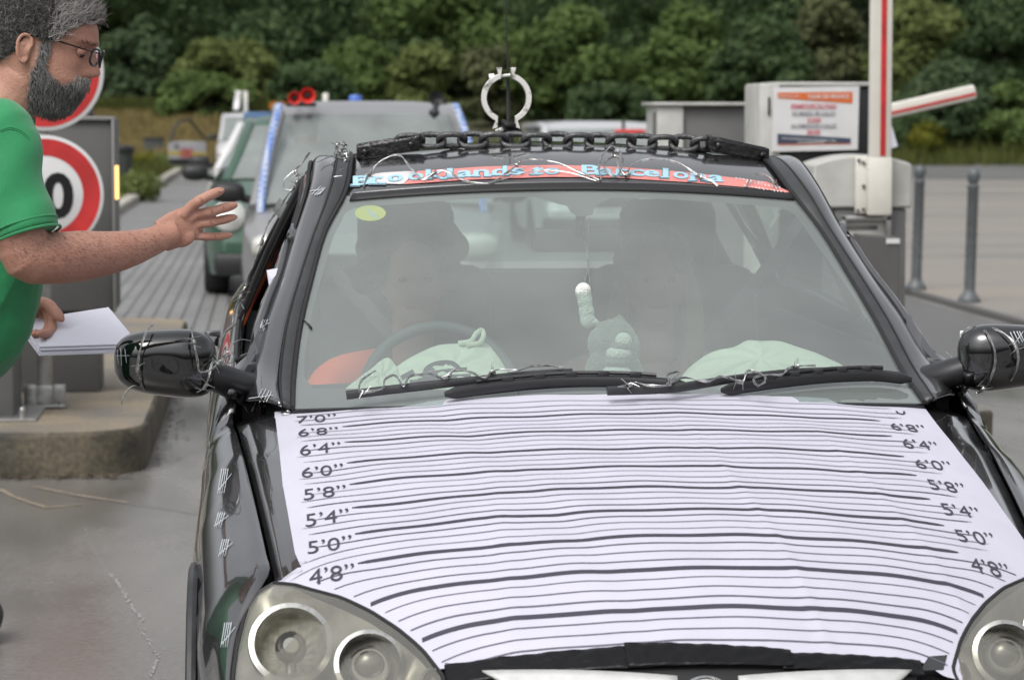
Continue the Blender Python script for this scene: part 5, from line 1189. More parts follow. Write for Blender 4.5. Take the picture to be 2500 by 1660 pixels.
for px, py, r_ in ((719, 240, 16), (751, 234, 19)):
    p = W(px, py, 20.7); r_ = r_ / 7000 * 20.7; b = MB(); b.lathe([(r_ * .35, -.22), (r_ * .4, -.10), (r_ * .6, -.03), (r_, .0), (r_ * 1.02, .01), (r_ * .9, .008), (r_ * .45, -.04), (.004, -.06)], p, (0, -1, 0), 28); hn = b.build('air_horn', hr_, van)
    b = MB(); b.ell((p[0], p[1] + .03, p[2]), (r_ * .42, .012, r_ * .42)); b.build('horn_throat', M['vblack'], hn)
b = MB(); p = W(735, 256, 20.75); b.box(tuple(p), (.22, .10, .03), bev=.008); b.build('horn_bracket', M['vblack'], van)
p = W(868, 244, 22.3); b = MB(); b.lathe([(.052, -.05), (.052, .02), (.045, .035), (.003, .04)], p, n=24); b.build('beacon', mat('blue_beacon', (.05, .14, .50), .3, coat=.5), van)
p = W(795, 242, 22.6); b = MB(); b.lathe([(.026, -.06), (.026, .035), (.018, .045), (.003, .047)], p, n=18); b.build('roof_post', M['cream'], van)
p = W(1066, 241, 20.6); b = MB(); b.lathe([(.02, -.10), (.03, -.03), (.056, 0), (.056, .01), (.02, -.02)], p, (0, -1, 0), 28); b.cyl(tuple(p - np.array([0, 0, .03])), tuple(W(1060, 285, 20.5)), .02); b.ell(tuple(W(1060, 276, 20.45)), (.04, .04, .03)); b.build('spot_lamp', M['vblack'], van)
gx = W(735, 500, 26)[0]
grn = vehicle('green_car', 'dark green hatchback with a big round pale headlamp behind the grey van', gx, 25.2, 1.72, 3.8, 1.60, mat('green_paint', (.045, .105, .068), .35, .2, coat=.7), hood=.85, hoodh=1.02, belt=1.02, wl=.80, top=.56, wb=.74, lampr=.145, round_lamp=True, bh=.74)
wx = W(690, 300, 34)[0]
wc = vehicle('white_car', 'white car with a blue roof box and a small white flag behind the green hatchback', wx, 32.6, 1.75, 4.2, 1.545, mat('white_car_paint', (.62, .62, .61), .35, coat=.6), hood=1.0, hoodh=.98, belt=1.0, wl=.8, top=.60, wb=.84)
b = MB(); p = W(632, 285, 34.6); b.box(tuple(p + np.array([.12, 0, -.005])), (.60, .4, .115), bev=.02); b.build('roof_box', mat('blue_box', (.055, .13, .27), .5), wc)
b = MB(); p = W(600, 280, 34.7); b.box(tuple(p + np.array([0, 0, .12])), (.055, .04, .32), bev=.008); b.build('flag_post', M['cream'], wc)
b = MB(); p = W(581, 245, 34.72); b.grid(lambda u, v: p + np.array([-.03 + .075 * u - .03 * v, .02 * math.sin(4 * v), .11 - .23 * v]), list(np.linspace(0, 1, 5)), list(np.linspace(0, 1, 8))); b.build('flag', M['white'], wc, solid=.004)
for px in (668, 688):
    p = W(px, 259, 34.2); b = MB(); b.lathe([(.02, -.2), (.025, -.06), (.052, 0), (.045, .0), (.004, -.04)], p, (0, -1, 0), 20); b.build('air_horn', mat('horn_orange', (.55, .20, .02), .4) if 'horn_orange' not in bpy.data.materials else bpy.data.materials['horn_orange'], wc)
b = MB(); p = W(678, 268, 34.3); b.box(tuple(p), (.2, .1, .04)); b.build('horn_bracket', M['vblack'], wc)
fx = W(625, 300, 71)[0]
fv = vehicle('silver_van', 'distant silver van standing with its front door wide open at the verge', fx, 68.5, 1.9, 4.6, 1.66, mat('silver_paint', (.50, .50, .51), .4, .15), hood=.9, hoodh=1.0, belt=1.02, wl=.9, top=.84)
hx, hy = fx - .95, 69.6; b = MB(); d0, d1 = W(503, 345, 70), W(412, 345, 69.2)
def dpt(k, z): return np.array([d0[0] + (d1[0] - d0[0]) * k, d0[1] + (d1[1] - d0[1]) * k, z])
b.slab([dpt(0, .38), dpt(1, .42), dpt(1.02, .85), dpt(.98, .98), dpt(0, .96)], (0, .06, 0)); dr = b.build('open_door', bpy.data.materials['silver_paint'], fv, smooth=False, bev=.02)
b = MB(); b.tube([dpt(.96, .97), dpt(.90, 1.2), dpt(.72, 1.46), dpt(.45, 1.5), dpt(.02, 1.02)], .035, 6); b.build('door_frame', M['vblack'], dr)
b = MB(); b.slab([dpt(0, .62) - np.array([0, .012, 0]), dpt(1, .66) - np.array([0, .012, 0]), dpt(1, .74) - np.array([0, .012, 0]), dpt(0, .70) - np.array([0, .012, 0])], (0, .008, 0)); b.build('yellow_stripe', mat('yellow_stripe', (.6, .45, .06), .5), dr, smooth=False)
b = MB(); b.slab([dpt(0, .40) - np.array([0, .012, 0]), dpt(1, .44) - np.array([0, .012, 0]), dpt(1, .56) - np.array([0, .012, 0]), dpt(0, .53) - np.array([0, .012, 0])], (0, .008, 0)); b.build('door_sill', M['vblack'], dr, smooth=False)
b = MB(); dd = (d0 - d1) / np.linalg.norm(d0 - d1); flat_text(b, 'CIRC', dpt(.52, .70) - np.array([0, .03, 0]), dd, (0, 0, 1), .20, .06, .42); b.build('red_lettering', mat('door_red', (.55, .10, .12), .5), dr, smooth=False)
b = MB(); p = dpt(.80, .86); b.ell(tuple(p - np.array([0, .02, 0])), (.06, .02, .045)); b.build('door_handle', M['vblack'], dr)
sx = W(1478, 320, 34)[0]
sv = vehicle('silver_hatchback', 'silver roofed car with a red lamp strip parked behind the roof chain', sx, 33.6, 1.75, 4.0, 1.53, mat('pale_silver_paint', (.55, .55, .56), .3, .3, coat=.5), hood=.35, hoodh=1.0, belt=1.02, wl=.45, top=.80)
b = MB(); p = W(1538, 322, 33.9); b.box(tuple(p), (.36, .04, .055), bev=.012); b.build('red_lamp', mat('lamp_red', (.60, .03, .025), .3, coat=.5), sv)
b = MB(); p = W(1522, 307, 34.2); b.cyl(tuple(p - np.array([0, 0, .05])), tuple(p + np.array([0, 0, .06])), .02); b.build('roof_aerial', M['vblack'], sv)

# ================================================================== verge, wood, trees
b = MB()
def bank(x, y):
    a = max(0, min(1, (y - (84 if x < 0 else 90 if x < 8 else 86 + .1 * x)) / 16)); return (a * a * (3 - 2 * a)) * 1.35 + .05 * math.sin(x * .9) * a
def verge(xs, ys): b.grid(lambda x, y: np.array([x, y, .012 + bank(x, y) + .03 * math.sin(2 * x) * math.sin(1.3 * y) * (1 if y > 84 or x < -4 else 0)]), xs, ys)
verge(list(np.linspace(-30, -2.62, 30)), list(np.linspace(58, 140, 60))); verge(list(np.linspace(-2.62, 60, 60)), list(np.linspace(88, 140, 40)))
tag(b.build('verge', mat('verge_soil', (.075, .075, .035), .95, var=.3, vscale=1.5), None), kind='structure')
def leafmat(name, c1, c2, tr=.35):
    if name.startswith('leaf_'): c1 = (c1[0] * 1.55, c1[1] * 1.5, c1[2] * 1.6); c2 = (c2[0] * 1.5, c2[1] * 1.48, c2[2] * 1.5)
    m = bpy.data.materials.new(name); m.use_nodes = True; n = m.node_tree.nodes; l = m.node_tree.links; n.clear()
    o = n.new('ShaderNodeOutputMaterial'); g = n.new('ShaderNodeNewGeometry'); t = n.new('ShaderNodeTexCoord'); nz = n.new('ShaderNodeTexNoise'); nz.inputs['Scale'].default_value = .9; nz.inputs['Detail'].default_value = 3
    l.new(t.outputs['Object'], nz.inputs['Vector']); ad = n.new('ShaderNodeMath'); ad.operation = 'MULTIPLY_ADD'; ad.inputs[1].default_value = .55; l.new(g.outputs['Random Per Island'], ad.inputs[0])
    r_ = n.new('ShaderNodeMapRange'); r_.inputs[1].default_value = .35; r_.inputs[2].default_value = .65; r_.inputs[3].default_value = 0; r_.inputs[4].default_value = .45; l.new(nz.outputs['Fac'], r_.inputs[0]); l.new(r_.outputs[0], ad.inputs[2])
    mi = n.new('ShaderNodeMix'); mi.data_type = 'RGBA'; mi.inputs[6].default_value = (*c1, 1); mi.inputs[7].default_value = (*c2, 1); l.new(ad.outputs[0], mi.inputs[0])
    d = n.new('ShaderNodeBsdfDiffuse'); tl = n.new('ShaderNodeBsdfTranslucent'); l.new(mi.outputs[2], d.inputs[0]); l.new(mi.outputs[2], tl.inputs[0]); mx_ = n.new('ShaderNodeMixShader'); mx_.inputs[0].default_value = tr
    l.new(d.outputs[0], mx_.inputs[1]); l.new(tl.outputs[0], mx_.inputs[2]); l.new(mx_.outputs[0], o.inputs[0]); return m
LEAF = {'dark': leafmat('leaf_dark', (.034, .055, .026), (.070, .105, .045)), 'mid': leafmat('leaf_mid', (.045, .072, .024), (.105, .150, .050)), 'olive': leafmat('leaf_olive', (.060, .080, .026), (.130, .160, .058)),
        'brown': leafmat('leaf_brown', (.050, .060, .030), (.112, .122, .058)), 'yellow': leafmat('leaf_yellow', (.055, .07, .012), (.12, .12, .022)), 'blue': leafmat('leaf_blue', (.036, .058, .030), (.080, .112, .054))}
M['bark'] = mat('bark', (.05, .042, .032), .9, bump=.6, bscale=20)
def leaves(clumps, n, size, rng):
    C = np.array([c for c, r in clumps], float); Rr = np.array([r for c, r in clumps], float); wgt = (Rr ** 2).sum(1) if Rr.ndim > 1 else Rr ** 2; k = rng.choice(len(C), n, p=wgt / wgt.sum())
    d = rng.normal(size=(n, 3)); d /= np.linalg.norm(d, axis=1)[:, None]; rad = 1 - .42 * rng.random(n) ** 1.6 + .10 * rng.normal(size=n)
    rr = Rr[k] if Rr.ndim > 1 else Rr[k][:, None]; P = C[k] + d * rr * rad[:, None]
    nv = d * .8 + rng.normal(size=(n, 3)) * .55; nv[:, 2] += .25; nv /= np.linalg.norm(nv, axis=1)[:, None]
    a = np.cross(nv, rng.normal(size=(n, 3))); a /= np.linalg.norm(a, axis=1)[:, None]; c = np.cross(nv, a); s = size * (.55 + .9 * rng.random(n))[:, None]
    V = np.stack([P - a * s, P - c * s * .5, P + a * s, P + c * s * .5], 1).reshape(-1, 3)
    return V, [tuple(range(4 * i, 4 * i + 4)) for i in range(n)]
def leaf_obj(name, V, F, m, parent):
    me = bpy.data.meshes.new(name); nq = len(V) // 4
    me.vertices.add(len(V)); me.vertices.foreach_set('co', V.ravel()); me.loops.add(len(V)); me.loops.foreach_set('vertex_index', np.arange(len(V)))
    me.polygons.add(nq); me.polygons.foreach_set('loop_start', np.arange(0, len(V), 4)); me.polygons.foreach_set('loop_total', np.full(nq, 4)); me.update(); me.validate()
    me.materials.append(m); o = bpy.data.objects.new(name, me); COL.objects.link(o); return put(o, parent)
def tree(px, top, wpx, bot, Y, kind, name, label, cat, nl=5200, size=.15, seed=1, group=None):
    rng = np.random.default_rng(seed); c = W(px, bot, Y); zt = W(px, top, Y)[2]; z0 = max(bank(c[0], Y), 0); base = np.array([c[0], Y, z0]); rx = wpx / 7000 * Y / 2; zb = min(max(c[2], z0), zt - .5); H = zt - zb
    t = thing(name, base, label, cat, group); cl = []
    for i in range(34):
        u = rng.random(); a = rng.random() * 6.283; zz = zb + H * (.12 + .76 * u); pr = rx * .72 * math.sqrt(max(.05, 1 - (2 * u - .85) ** 2 * .8)) * (rng.random() ** .4); r_ = rng.uniform(.22, .40) * min(rx, H * .6)
        cl.append(((base[0] + pr * math.cos(a), Y + pr * math.sin(a) * .8, min(zz, zt - r_ * .8)), (r_ * rng.uniform(1, 1.3), r_, r_ * rng.uniform(.65, .95))))
    V, F = leaves(cl, nl, size, rng); leaf_obj('crown', V, F, LEAF[kind], t)
    b = MB(); hb = max(.6, zt - z0); b.tube(smoothpath([base - np.array([0, 0, .1]), base + np.array([.1, 0, hb * .3]), base + np.array([-.05, .05, hb * .75])], 8), list(np.linspace(.16, .05, 8)), 8)
    for i in range(5): q = cl[i][0]; b.tube(smoothpath([base + np.array([0, 0, hb * .2 + .1 * i]), (base + np.array(q)) / 2 + np.array([0, 0, .3]), np.array(q)], 6), list(np.linspace(.07, .02, 6)), 6)
    b.build('trunk', M['bark'], t)
    return t
T = [(345, 35, 230, 300, 104, 'blue', 'bushy_tree', 'dark blue green tree between the bearded man and the olive bushes', 'tree', 6500),
     (560, 88, 330, 290, 101, 'olive', 'broad_bush', 'broad olive green bush above the white car and the flag', 'bush', 9000),
     (500, 175, 280, 305, 98, 'mid', 'low_bush', 'low dark green bush right above the dry golden grass', 'bush', 5500),
     (880, 95, 260, 290, 100, 'mid', 'rounded_bush', 'rounded green bush above the blue beacon on the grey van', 'bush', 8000),
     (760, 150, 230, 290, 98, 'dark', 'dark_bush', 'dark leafy bush right behind the red air horns', 'bush', 5500),
     (1030, 105, 220, 300, 99, 'olive', 'yellowish_bush', 'yellowish green bush between the black roof lamp and the metal collar', 'bush', 7500),
     (1210, 95, 190, 300, 102, 'brown', 'bare_shrub', 'brownish thin leaved shrub framed by the metal collar', 'shrub', 5200),
     (1390, 15, 330, 310, 101, 'mid', 'leafy_tree', 'bright leafy tree standing above the silver roofed car', 'tree', 11000),
     (1490, 200, 330, 330, 97, 'dark', 'hedge_bush', 'dark hedge like bush right above the silver roof', 'bush', 6500),
     (1680, 10, 300, 320, 102, 'mid', 'tall_tree', 'tall shaded tree directly over the low boxy entry machine', 'tree', 9500),
     (1850, 40, 280, 330, 100, 'dark', 'dark_tree', 'very dark tree over the pale cheek of the pay machine', 'tree', 8500),
     (2010, -20, 260, 300, 103, 'brown', 'brownish_tree', 'brownish green tree over the notice and its orange heading', 'tree', 8000),
     (2240, -10, 270, 260, 102, 'olive', 'olive_tree', 'olive tree hanging above the tilted striped arm', 'tree', 8500),
     (2430, -40, 280, 300, 104, 'dark', 'shadowy_tree', 'shadowy dark tree at the top beyond the end of the tilted arm', 'tree', 8000),  # dark leaf colour of its own
     (2330, 150, 360, 400, 95, 'blue', 'ivy_mound', 'low spreading mound of ivy behind the two bollards', 'bush', 12000),
     (2470, 200, 240, 400, 94, 'mid', 'bramble_bush', 'green bramble bush above the far bollard at the road edge', 'bush', 7000),
     (2265, 300, 120, 385, 92, 'yellow', 'yellow_bush', 'small yellow green bush behind the crooked leaflet', 'bush', 2600),
     (2180, 235, 200, 390, 93, 'dark', 'roadside_bush', 'dark bush behind the barrier hood and the crooked leaflet', 'bush', 6500),
     (640, 20, 300, 250, 108, 'dark', 'tall_tree', 'tall dark tree rising behind the broad olive bush', 'tree', 8500),
     (1060, 0, 300, 260, 109, 'dark', 'tall_tree', 'tall dark tree rising behind the car aerial', 'tree', 8500)]
for i, a in enumerate(T): tree(*a[:9], nl=a[9], seed=11 + i)
rng = np.random.default_rng(5); cl = []
for i in range(640):
    x = rng.uniform(-14, 38) if i < 420 else (rng.uniform(-34, -14) if i % 2 else rng.uniform(38, 62)); y = rng.uniform(105, 122); h = 2 + (y - 105) * .42 + rng.uniform(0, 4.5); z = rng.uniform(1.0, h + 1.5); r_ = rng.uniform(.8, 1.7); cl.append(((x, y, z), (r_ * 1.2, r_, r_ * .85)))
V, F = leaves(cl, 170000, .19, rng); wo = leaf_obj('woodland', V, F, LEAF['dark'], None); tag(wo, 'dense dark woodland rising behind the nearer bushes', kind='stuff')
cl = [((rng.uniform(-14, 38), rng.uniform(106, 116), rng.uniform(3.5, 9)), (1.3, 1.1, .9)) for i in range(60)]; V, F = leaves(cl, 34000, .18, rng); wo = leaf_obj('woodland', V, F, LEAF['mid'], None); tag(wo, 'lighter green crowns inside the dense woodland', kind='stuff')
b = MB(); b.grid(lambda x, z: np.array([x, 128 + 3 * math.sin(x * .3) + z * .25, z]), list(np.linspace(-40, 60, 60)), list(np.linspace(0, 16, 8))); tag(b.build('hill', mat('wood_floor', (.02, .026, .014), 1), None), kind='structure')
# grass
def blades(n, x0, x1, y0, y1, h, m, name, label, seed, zoff=0, acc=None):
    rng = np.random.default_rng(seed); x = rng.uniform(x0, x1, n); y = rng.uniform(y0, y1, n)
    if acc is not None:
        k = acc(x, y); x, y = x[k], y[k]; n = len(x)
    z = np.array([bank(a, c) for a, c in zip(x, y)]); P = np.stack([x, y, z], 1); hh = h * (.5 + rng.random(n)); ang = rng.random(n) * 6.283; wv = np.stack([np.cos(ang), np.sin(ang), 0 * ang], 1) * (.012 + .02 * rng.random(n))[:, None]; ln = rng.normal(size=(n, 3)) * .22; ln[:, 2] = 1
    tip = P + ln * hh[:, None]; V = np.stack([P - wv, P + wv, tip + wv * .4, tip - wv * .4], 1).reshape(-1, 3); o = leaf_obj(name, V, None, m, None); return tag(o, label, kind='stuff')
M['gold'] = leafmat('dry_grass', (.15, .125, .05), (.30, .235, .11), .2); M['ggrass'] = leafmat('green_grass', (.05, .062, .018), (.115, .125, .042), .25)
blades(26000, -8, 4, 86, 99, .36, M['gold'], 'dry_grass', 'tall dry golden grass on the bank below the bushes', 1, acc=lambda x, y: np.sin(x * 1.3) * np.sin(y * .5) > -.75)
blades(16000, -12, -2.7, 58, 88, .28, M['ggrass'], 'grass', 'rough green grass along the verge beside the lane', 2); blades(9000, -8, 4, 99, 103, .6, M['ggrass'], 'grass', 'green grass at the top of the bank', 3); blades(9000, 6, 34, 86, 96, .4, M['ggrass'], 'grass', 'weeds along the road edge behind the bollards', 4)
# weeds, bins, box, far walker
for i, (px, py, s, lab) in enumerate(((345, 400, .5, 'weedy clump with yellow flowers beside the dark bin'), (400, 395, .45, 'low weedy clump in front of the dark square box'), (330, 470, .4, 'small leafy weed at the kerb end under the bin'))):
    g_ = G(px, py + 22); t = thing('weed_clump', g_, lab, 'weed'); rng = np.random.default_rng(40 + i); V, F = leaves([((g_[0] + rng.uniform(-s, s), g_[1] + rng.uniform(-.5, .5), .12 + rng.uniform(0, s * .6)), (.28, .25, .22)) for k in range(9)], 900, .06, rng); leaf_obj('foliage', V, F, LEAF['olive'] if i else LEAF['yellow'], t)
g_ = G(300, 470); t = thing('litter_bin', g_, 'dark slatted litter bin standing on the verge beside the ticket machine', 'bin'); hgt = .98
b = MB(); b.lathe([(.16, .02), (.19, .3), (.22, hgt - .12), (.20, hgt - .12)], g_, n=20); b.build('body', mat('bin_green', (.035, .04, .035), .7), t); b = MB(); b.lathe([(.25, hgt - .14), (.26, hgt - .06), (.2, hgt), (.003, hgt + .01)], g_, n=20); b.build('lid', M['vblack'], t)
g_ = W(375, 372, 88); zb = bank(g_[0], 88); t = thing('utility_box', (g_[0], 88, zb), 'dark square utility box standing in the dry golden grass', 'box'); b = MB(); b.box((g_[0], 88, zb + .32), (.58, .4, .7), bev=.02); b.build('cabinet', mat('box_grey', (.045, .05, .05), .6), t); b = MB(); b.box((g_[0], 88, zb + .69), (.66, .48, .05), bev=.01); b.build('lid', M['vblack'], t)
# ================================================================== the man in green beside the car
YM = 6.1; K = YM / 7000
man = thing('person', (W(-120, 800, YM)[0], YM + .08, 0), 'bearded man in a green polo shirt and glasses reaching out over a paper stack', 'person')
EAR = np.array(W(75, 130, YM)); _t = R(15); _y = R(9)
Fv = np.array([math.cos(_t) * math.cos(_y), -math.sin(_y), -math.sin(_t)]); Uv = np.array([math.sin(_t), 0, math.cos(_t)]); Lv = np.cross(Uv, Fv); Lv /= np.linalg.norm(Lv); Uv = np.cross(Fv, Lv)
if Lv[1] > 0: pass
HC = EAR + np.array([0, .080, 0])                               # middle of the head
def H(f, l, u): return HC + (Fv * f + np.array([0, 1, 0]) * 0 + Lv * l + Uv * u) * K
us_ = [-140, -130, -118, -100, -75, -60, -50, -39, -30, -22, -14, -5, 10, 30, 48, 62, 90, 119, 140, 160, 172, 178]
FF = lin(us_, [62, 88, 106, 122, 132, 137, 139, 141, 138, 136, 134, 133, 133, 133, 138, 146, 140, 124, 104, 76, 40, 10])
FBk = lin(us_, [-20, -30, -38, -52, -66, -74, -80, -86, -90, -93, -96, -99, -104, -110, -114, -116, -116, -108, -94, -66, -36, -10])
WD = lin(us_, [18, 34, 46, 58, 68, 73, 75, 77, 79, 80, 81, 82, 83, 84, 86, 87, 87, 80, 68, 48, 26, 8])
NB = lin([-30, -24, -18, -12, -5, 10, 30, 46, 56], [0, 9, 27, 36, 40, 32, 19, 8, 0])
def headp(a, u, off=0.0):
    fc = 12; c, s = math.cos(a), math.sin(a); wd = WD(u) + off
    f = fc + ((FF(u) + off) - fc) * math.copysign(abs(c) ** .86, c) if c > 0 else fc + (fc - (FBk(u) - off)) * c
    l = wd * math.copysign(abs(s) ** .9, s)
    if c > 0:
        nw = 17 - .11 * max(0, u)
        f += NB(u) * math.exp(-(l / nw) ** 2) * c + 5 * math.exp(-((abs(l) - 20) / 9) ** 2 - ((u + 12) / 9) ** 2)
        f -= 11 * math.exp(-((abs(l) - 38) / 17) ** 2 - ((u - 34) / 13) ** 2); f += 5 * math.exp(-((abs(l) - 36) / 24) ** 2 - ((u - 60) / 8) ** 2)
        f += 5 * math.exp(-((abs(l) - 52) / 18) ** 2 - ((u - 4) / 16) ** 2)
        f += 4 * math.exp(-(l / 26) ** 2 - ((u + 44) / 5) ** 2) + 4 * math.exp(-(l / 22) ** 2 - ((u + 57) / 5) ** 2)
    return f, l
def HS(a, u, off=0.0):
    f, l = headp(a, u, off); return H(f, l, u)
b = MB(); na = 96; uu = list(np.linspace(-140, 178, 90))
b.grid(lambda a, u: HS(a, u), list(np.linspace(0, 2 * math.pi, na + 1)[:-1]), uu, closeu=True).capell(na, len(uu))
b.tube(smoothpath([H(-5, 0, -60), H(-22, 0, -110), W(8, 255, YM + .08), W(-25, 330, YM + .09), W(-50, 400, YM + .1)], 16), list(np.linspace(.066, .066, 10)) + list(np.linspace(.068, .085, 6)), 24)
SIDEV = 1 if (Lv[1] < 0) else -1                                # sign of l on the camera side
for s in (-1, 1):                                               # ears
    l0 = s * 86; base = [(8, 0), (14, 22), (6, 38), (-8, 40), (-17, 26), (-17, 6), (-10, -14), (-2, -26), (6, -28), (10, -16)]
    b.tube([H(f - 2 + .0, l0 + s * (6 + (8 if f < 0 else 0)), u) for f, u in smoothpath([(q[0], q[1], 0) for q in base], 22) for _ in (0,)] if False else [H(q[0] - 2, l0 + s * (5 + .45 * max(0, 8 - q[0])), q[1]) for q in smoothpath([(a_, c_, 0) for a_, c_ in base], 24)], [4.8 * K] * 24, 8)
    b.ell(tuple(H(-3, l0 + s * 3, 5)), (15 * K, 5 * K, 30 * K)); b.ell(tuple(H(3, l0 + s * 5, -22)), (8 * K, 5 * K, 9 * K)); b.ell(tuple(H(8, l0 + s * 2, 0)), (6 * K, 6 * K, 9 * K)); b.tube([H(-8, l0 + s * 9, 20), H(-10, l0 + s * 9, 5), H(-4, l0 + s * 8, -10)], 4 * K, 6)
# reaching arm and hand
def A(px, py, Y): return W(px, py, Y)
arm = [A(0, 345, 5.98), A(28, 480, 5.95), A(52, 585, 5.93), A(66, 628, 5.93), A(105, 630, 5.95), A(200, 625, 6.03), A(300, 611, 6.11), A(360, 594, 6.17), A(396, 579, 6.20), A(425, 566, 6.215)]
ar = [.064, .060, .054, .052, .0545, .0535, .0415, .0325, .0285, .029]
b.tube(smoothpath(arm, 44), list(np.interp(np.linspace(0, 1, 44), np.r_[0, np.cumsum(np.linalg.norm(np.diff(np.array(arm), axis=0), axis=1))] / np.linalg.norm(np.diff(np.array(arm), axis=0), axis=1).sum(), ar)), 22)
def slabpalm(b, pts, rad): 
    for p, r_ in zip(pts, rad): b.ell(tuple(p), r_)
b.tube(smoothpath([A(392, 578, 6.20), A(430, 560, 6.215), A(466, 545, 6.23), A(480, 542, 6.235)], 14), list(np.linspace(.032, .036, 6)) + list(np.linspace(.037, .030, 8)), 18, flat=(.40, 1.12))
b.ell(tuple(A(436, 578, 6.222)), (.036, .014, .024)); b.ell(tuple(A(452, 528, 6.224)), (.030, .013, .020))
def finger(b, pts, r0, r1):
    r0 *= 1.05; r1 *= 1.22
    P = smoothpath(pts, 20); rr = np.interp(np.linspace(0, 1, 20), [0, .30, .45, .60, .75, .93, 1], [r0, r0 * .92, r0 * 1.05, r0 * .90, r0 * .97, r1, r1 * .7]); b.tube(P, list(rr), 12); b.ell(tuple(P[-1]), (r1 * .62,) * 3)
finger(b, [A(446, 528, 6.215), A(464, 507, 6.212), A(490, 489, 6.205), A(517, 475, 6.21), A(543, 465, 6.222)], .0118, .0082)
finger(b, [A(455, 540, 6.222), A(482, 524, 6.222), A(516, 517, 6.222), A(548, 508, 6.235), A(575, 501, 6.25)], .0112, .0078)
finger(b, [A(455, 556, 6.228), A(480, 549, 6.23), A(516, 543, 6.232), A(548, 536, 6.245), A(575, 530, 6.258)], .0105, .0072)
finger(b, [A(450, 578, 6.235), A(476, 577, 6.238), A(512, 578, 6.245), A(540, 577, 6.255), A(564, 574, 6.265)], .0094, .0064)
finger(b, [A(420, 556, 6.245), A(440, 552, 6.265), A(468, 556, 6.285), A(490, 561, 6.295)], .0125, .0092)
# far arm and the hand that holds the papers
la = [W(-30, 350, 6.42), W(-110, 560, 6.62), W(-120, 760, 6.66), W(-40, 760, 6.72), W(40, 744, 6.74), W(72, 741, 6.75)]
b.tube(smoothpath(la, 30), list(np.linspace(.058, .05, 12)) + list(np.linspace(.05, .026, 18)), 18)
b.tube(smoothpath([W(60, 742, 6.745), W(85, 744, 6.745), W(105, 745, 6.745)], 8), [.026, .030, .030, .031, .031, .030, .026, .020], 14, flat=(1, .62))
finger(b, [W(88, 738, 6.735), W(112, 740, 6.725), W(130, 756, 6.70), W(142, 770, 6.675), W(151, 780, 6.662)], .0135, .0095)
for i in range(4):
    x = 62 + 11 * i; finger(b, [W(x + 30, 752, 6.78 - .02 * i), W(x + 34, 790, 6.77 - .025 * i), W(x + 20, 812 + i, 6.72 - .03 * i), W(x - 2, 816, 6.68 - .03 * i)], .0105, .008)
body = remesh('body', b, M['skin'], man, .0028, 5)
# eyes
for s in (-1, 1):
    b = MB(); b.ell(tuple(H(117, s * 37, 35)), (13 * K,) * 3); ey = b.build('eye', mat('eye_white_shaded', (.30, .26, .23), .3) if s < 0 else bpy.data.materials['eye_white_shaded'], man)  # eye white darkened: shade around the eye put into its colour
    b = MB(); b.ell(tuple(H(123, s * 37, 29)), (7.5 * K,) * 3); b.build('iris', M['rubber'], ey)
    b = MB(); b.grid(lambda u, v: H(117, s * 37, 35) + (Fv * math.cos(v) * math.cos(u) + Lv * math.cos(v) * math.sin(u) + Uv * math.sin(v)) * 14.2 * K, list(np.linspace(-1.9, 1.9, 16)), list(np.linspace(-.80, 1.35, 10))); b.build('eyelid', M['skin'], ey)
    b = MB(); b.tube([H(117 + 13 * math.cos(t), s * 37 + 13 * math.sin(t), 27) for t in np.linspace(-1.2, 1.2, 12)], 1.3 * K, 5); b.build('lashes', M['rubber'], ey)
# hair and beard
def strands(name, n, mask, off0, ln, r_, dirf, m, seed, curl=1.0):
    rng = random.Random(seed); V = []; F = []; tries = 0; k = 0
    while k < n and tries < n * 30:
        tries += 1; a = rng.uniform(0, 2 * math.pi); u = rng.uniform(-138, 174); f, l = headp(a, u)
        if not mask(f, l, u): continue
        p = HS(a, u, off0 * rng.uniform(.2, 1)); nv = HS(a, u, 12) - HS(a, u, 0); nv /= np.linalg.norm(nv); d = dirf(f, l, u, rng); d = d - nv * (d @ nv) * .75; d /= np.linalg.norm(d) + 1e-9
        sd = np.cross(nv, d); L_ = ln * rng.uniform(.5, 1.3) * K; ph = rng.uniform(0, 6.28); pts = []
        for i in range(5):
            t = i / 4; pts.append(p + d * L_ * t + nv * L_ * (.34 * t - .30 * t * t) * rng.uniform(.7, 1.3) + sd * math.sin(ph + t * 3.2 * curl) * L_ * .22 * curl + nv * math.cos(ph + t * 4 * curl) * L_ * .07 * curl)
        o0 = len(V)
        for i, q in enumerate(pts):
            w_ = r_ * K * (1 - .75 * i / 4)
            for j in range(3): aa = j * 2.094; V.append(q + sd * math.cos(aa) * w_ + nv * math.sin(aa) * w_)
        for i in range(4):
            for j in range(3): F.append((o0 + i * 3 + j, o0 + i * 3 + (j + 1) % 3, o0 + i * 3 + 3 + (j + 1) % 3, o0 + i * 3 + 3 + j))
        k += 1
    b = MB(); b.add(V, F); return b.build(name, m, man, recalc=False)
def hairmat(name, c1, c2): 
    m = leafmat(name, c1, c2, .05); return m
M['hair_dark'] = hairmat('hair_dark', (.022, .022, .023), (.19, .186, .182)); M['hair_grey'] = hairmat('hair_grey', (.10, .095, .09), (.42, .40, .38)); M['beard'] = hairmat('beard_grey', (.05, .05, .05), (.50, .495, .49)); M['beardl'] = hairmat('beard_light', (.16, .16, .155), (.46, .455, .44))
UH = lin([-130, -100, -60, -40, -12, 4, 20, 36, 52, 74, 92, 108, 122, 150], [-75, -62, -38, -24, 6, 44, 44, 36, 40, 62, 88, 104, 112, 116]); UB = lin([20, 34, 44, 56, 75, 100, 120, 138, 152, 175], [-46, 20, -4, -24, -40, -48, -36, -24, -22, -22])
hm = lambda f, l, u: u > UH(f)
bmask = lambda f, l, u: (28 < f < 56 and -60 < u < 45) or (f > 22 and u < UB(f) and u > -136 and not (f > 138 and abs(l) < 20 and -56 < u < -44))
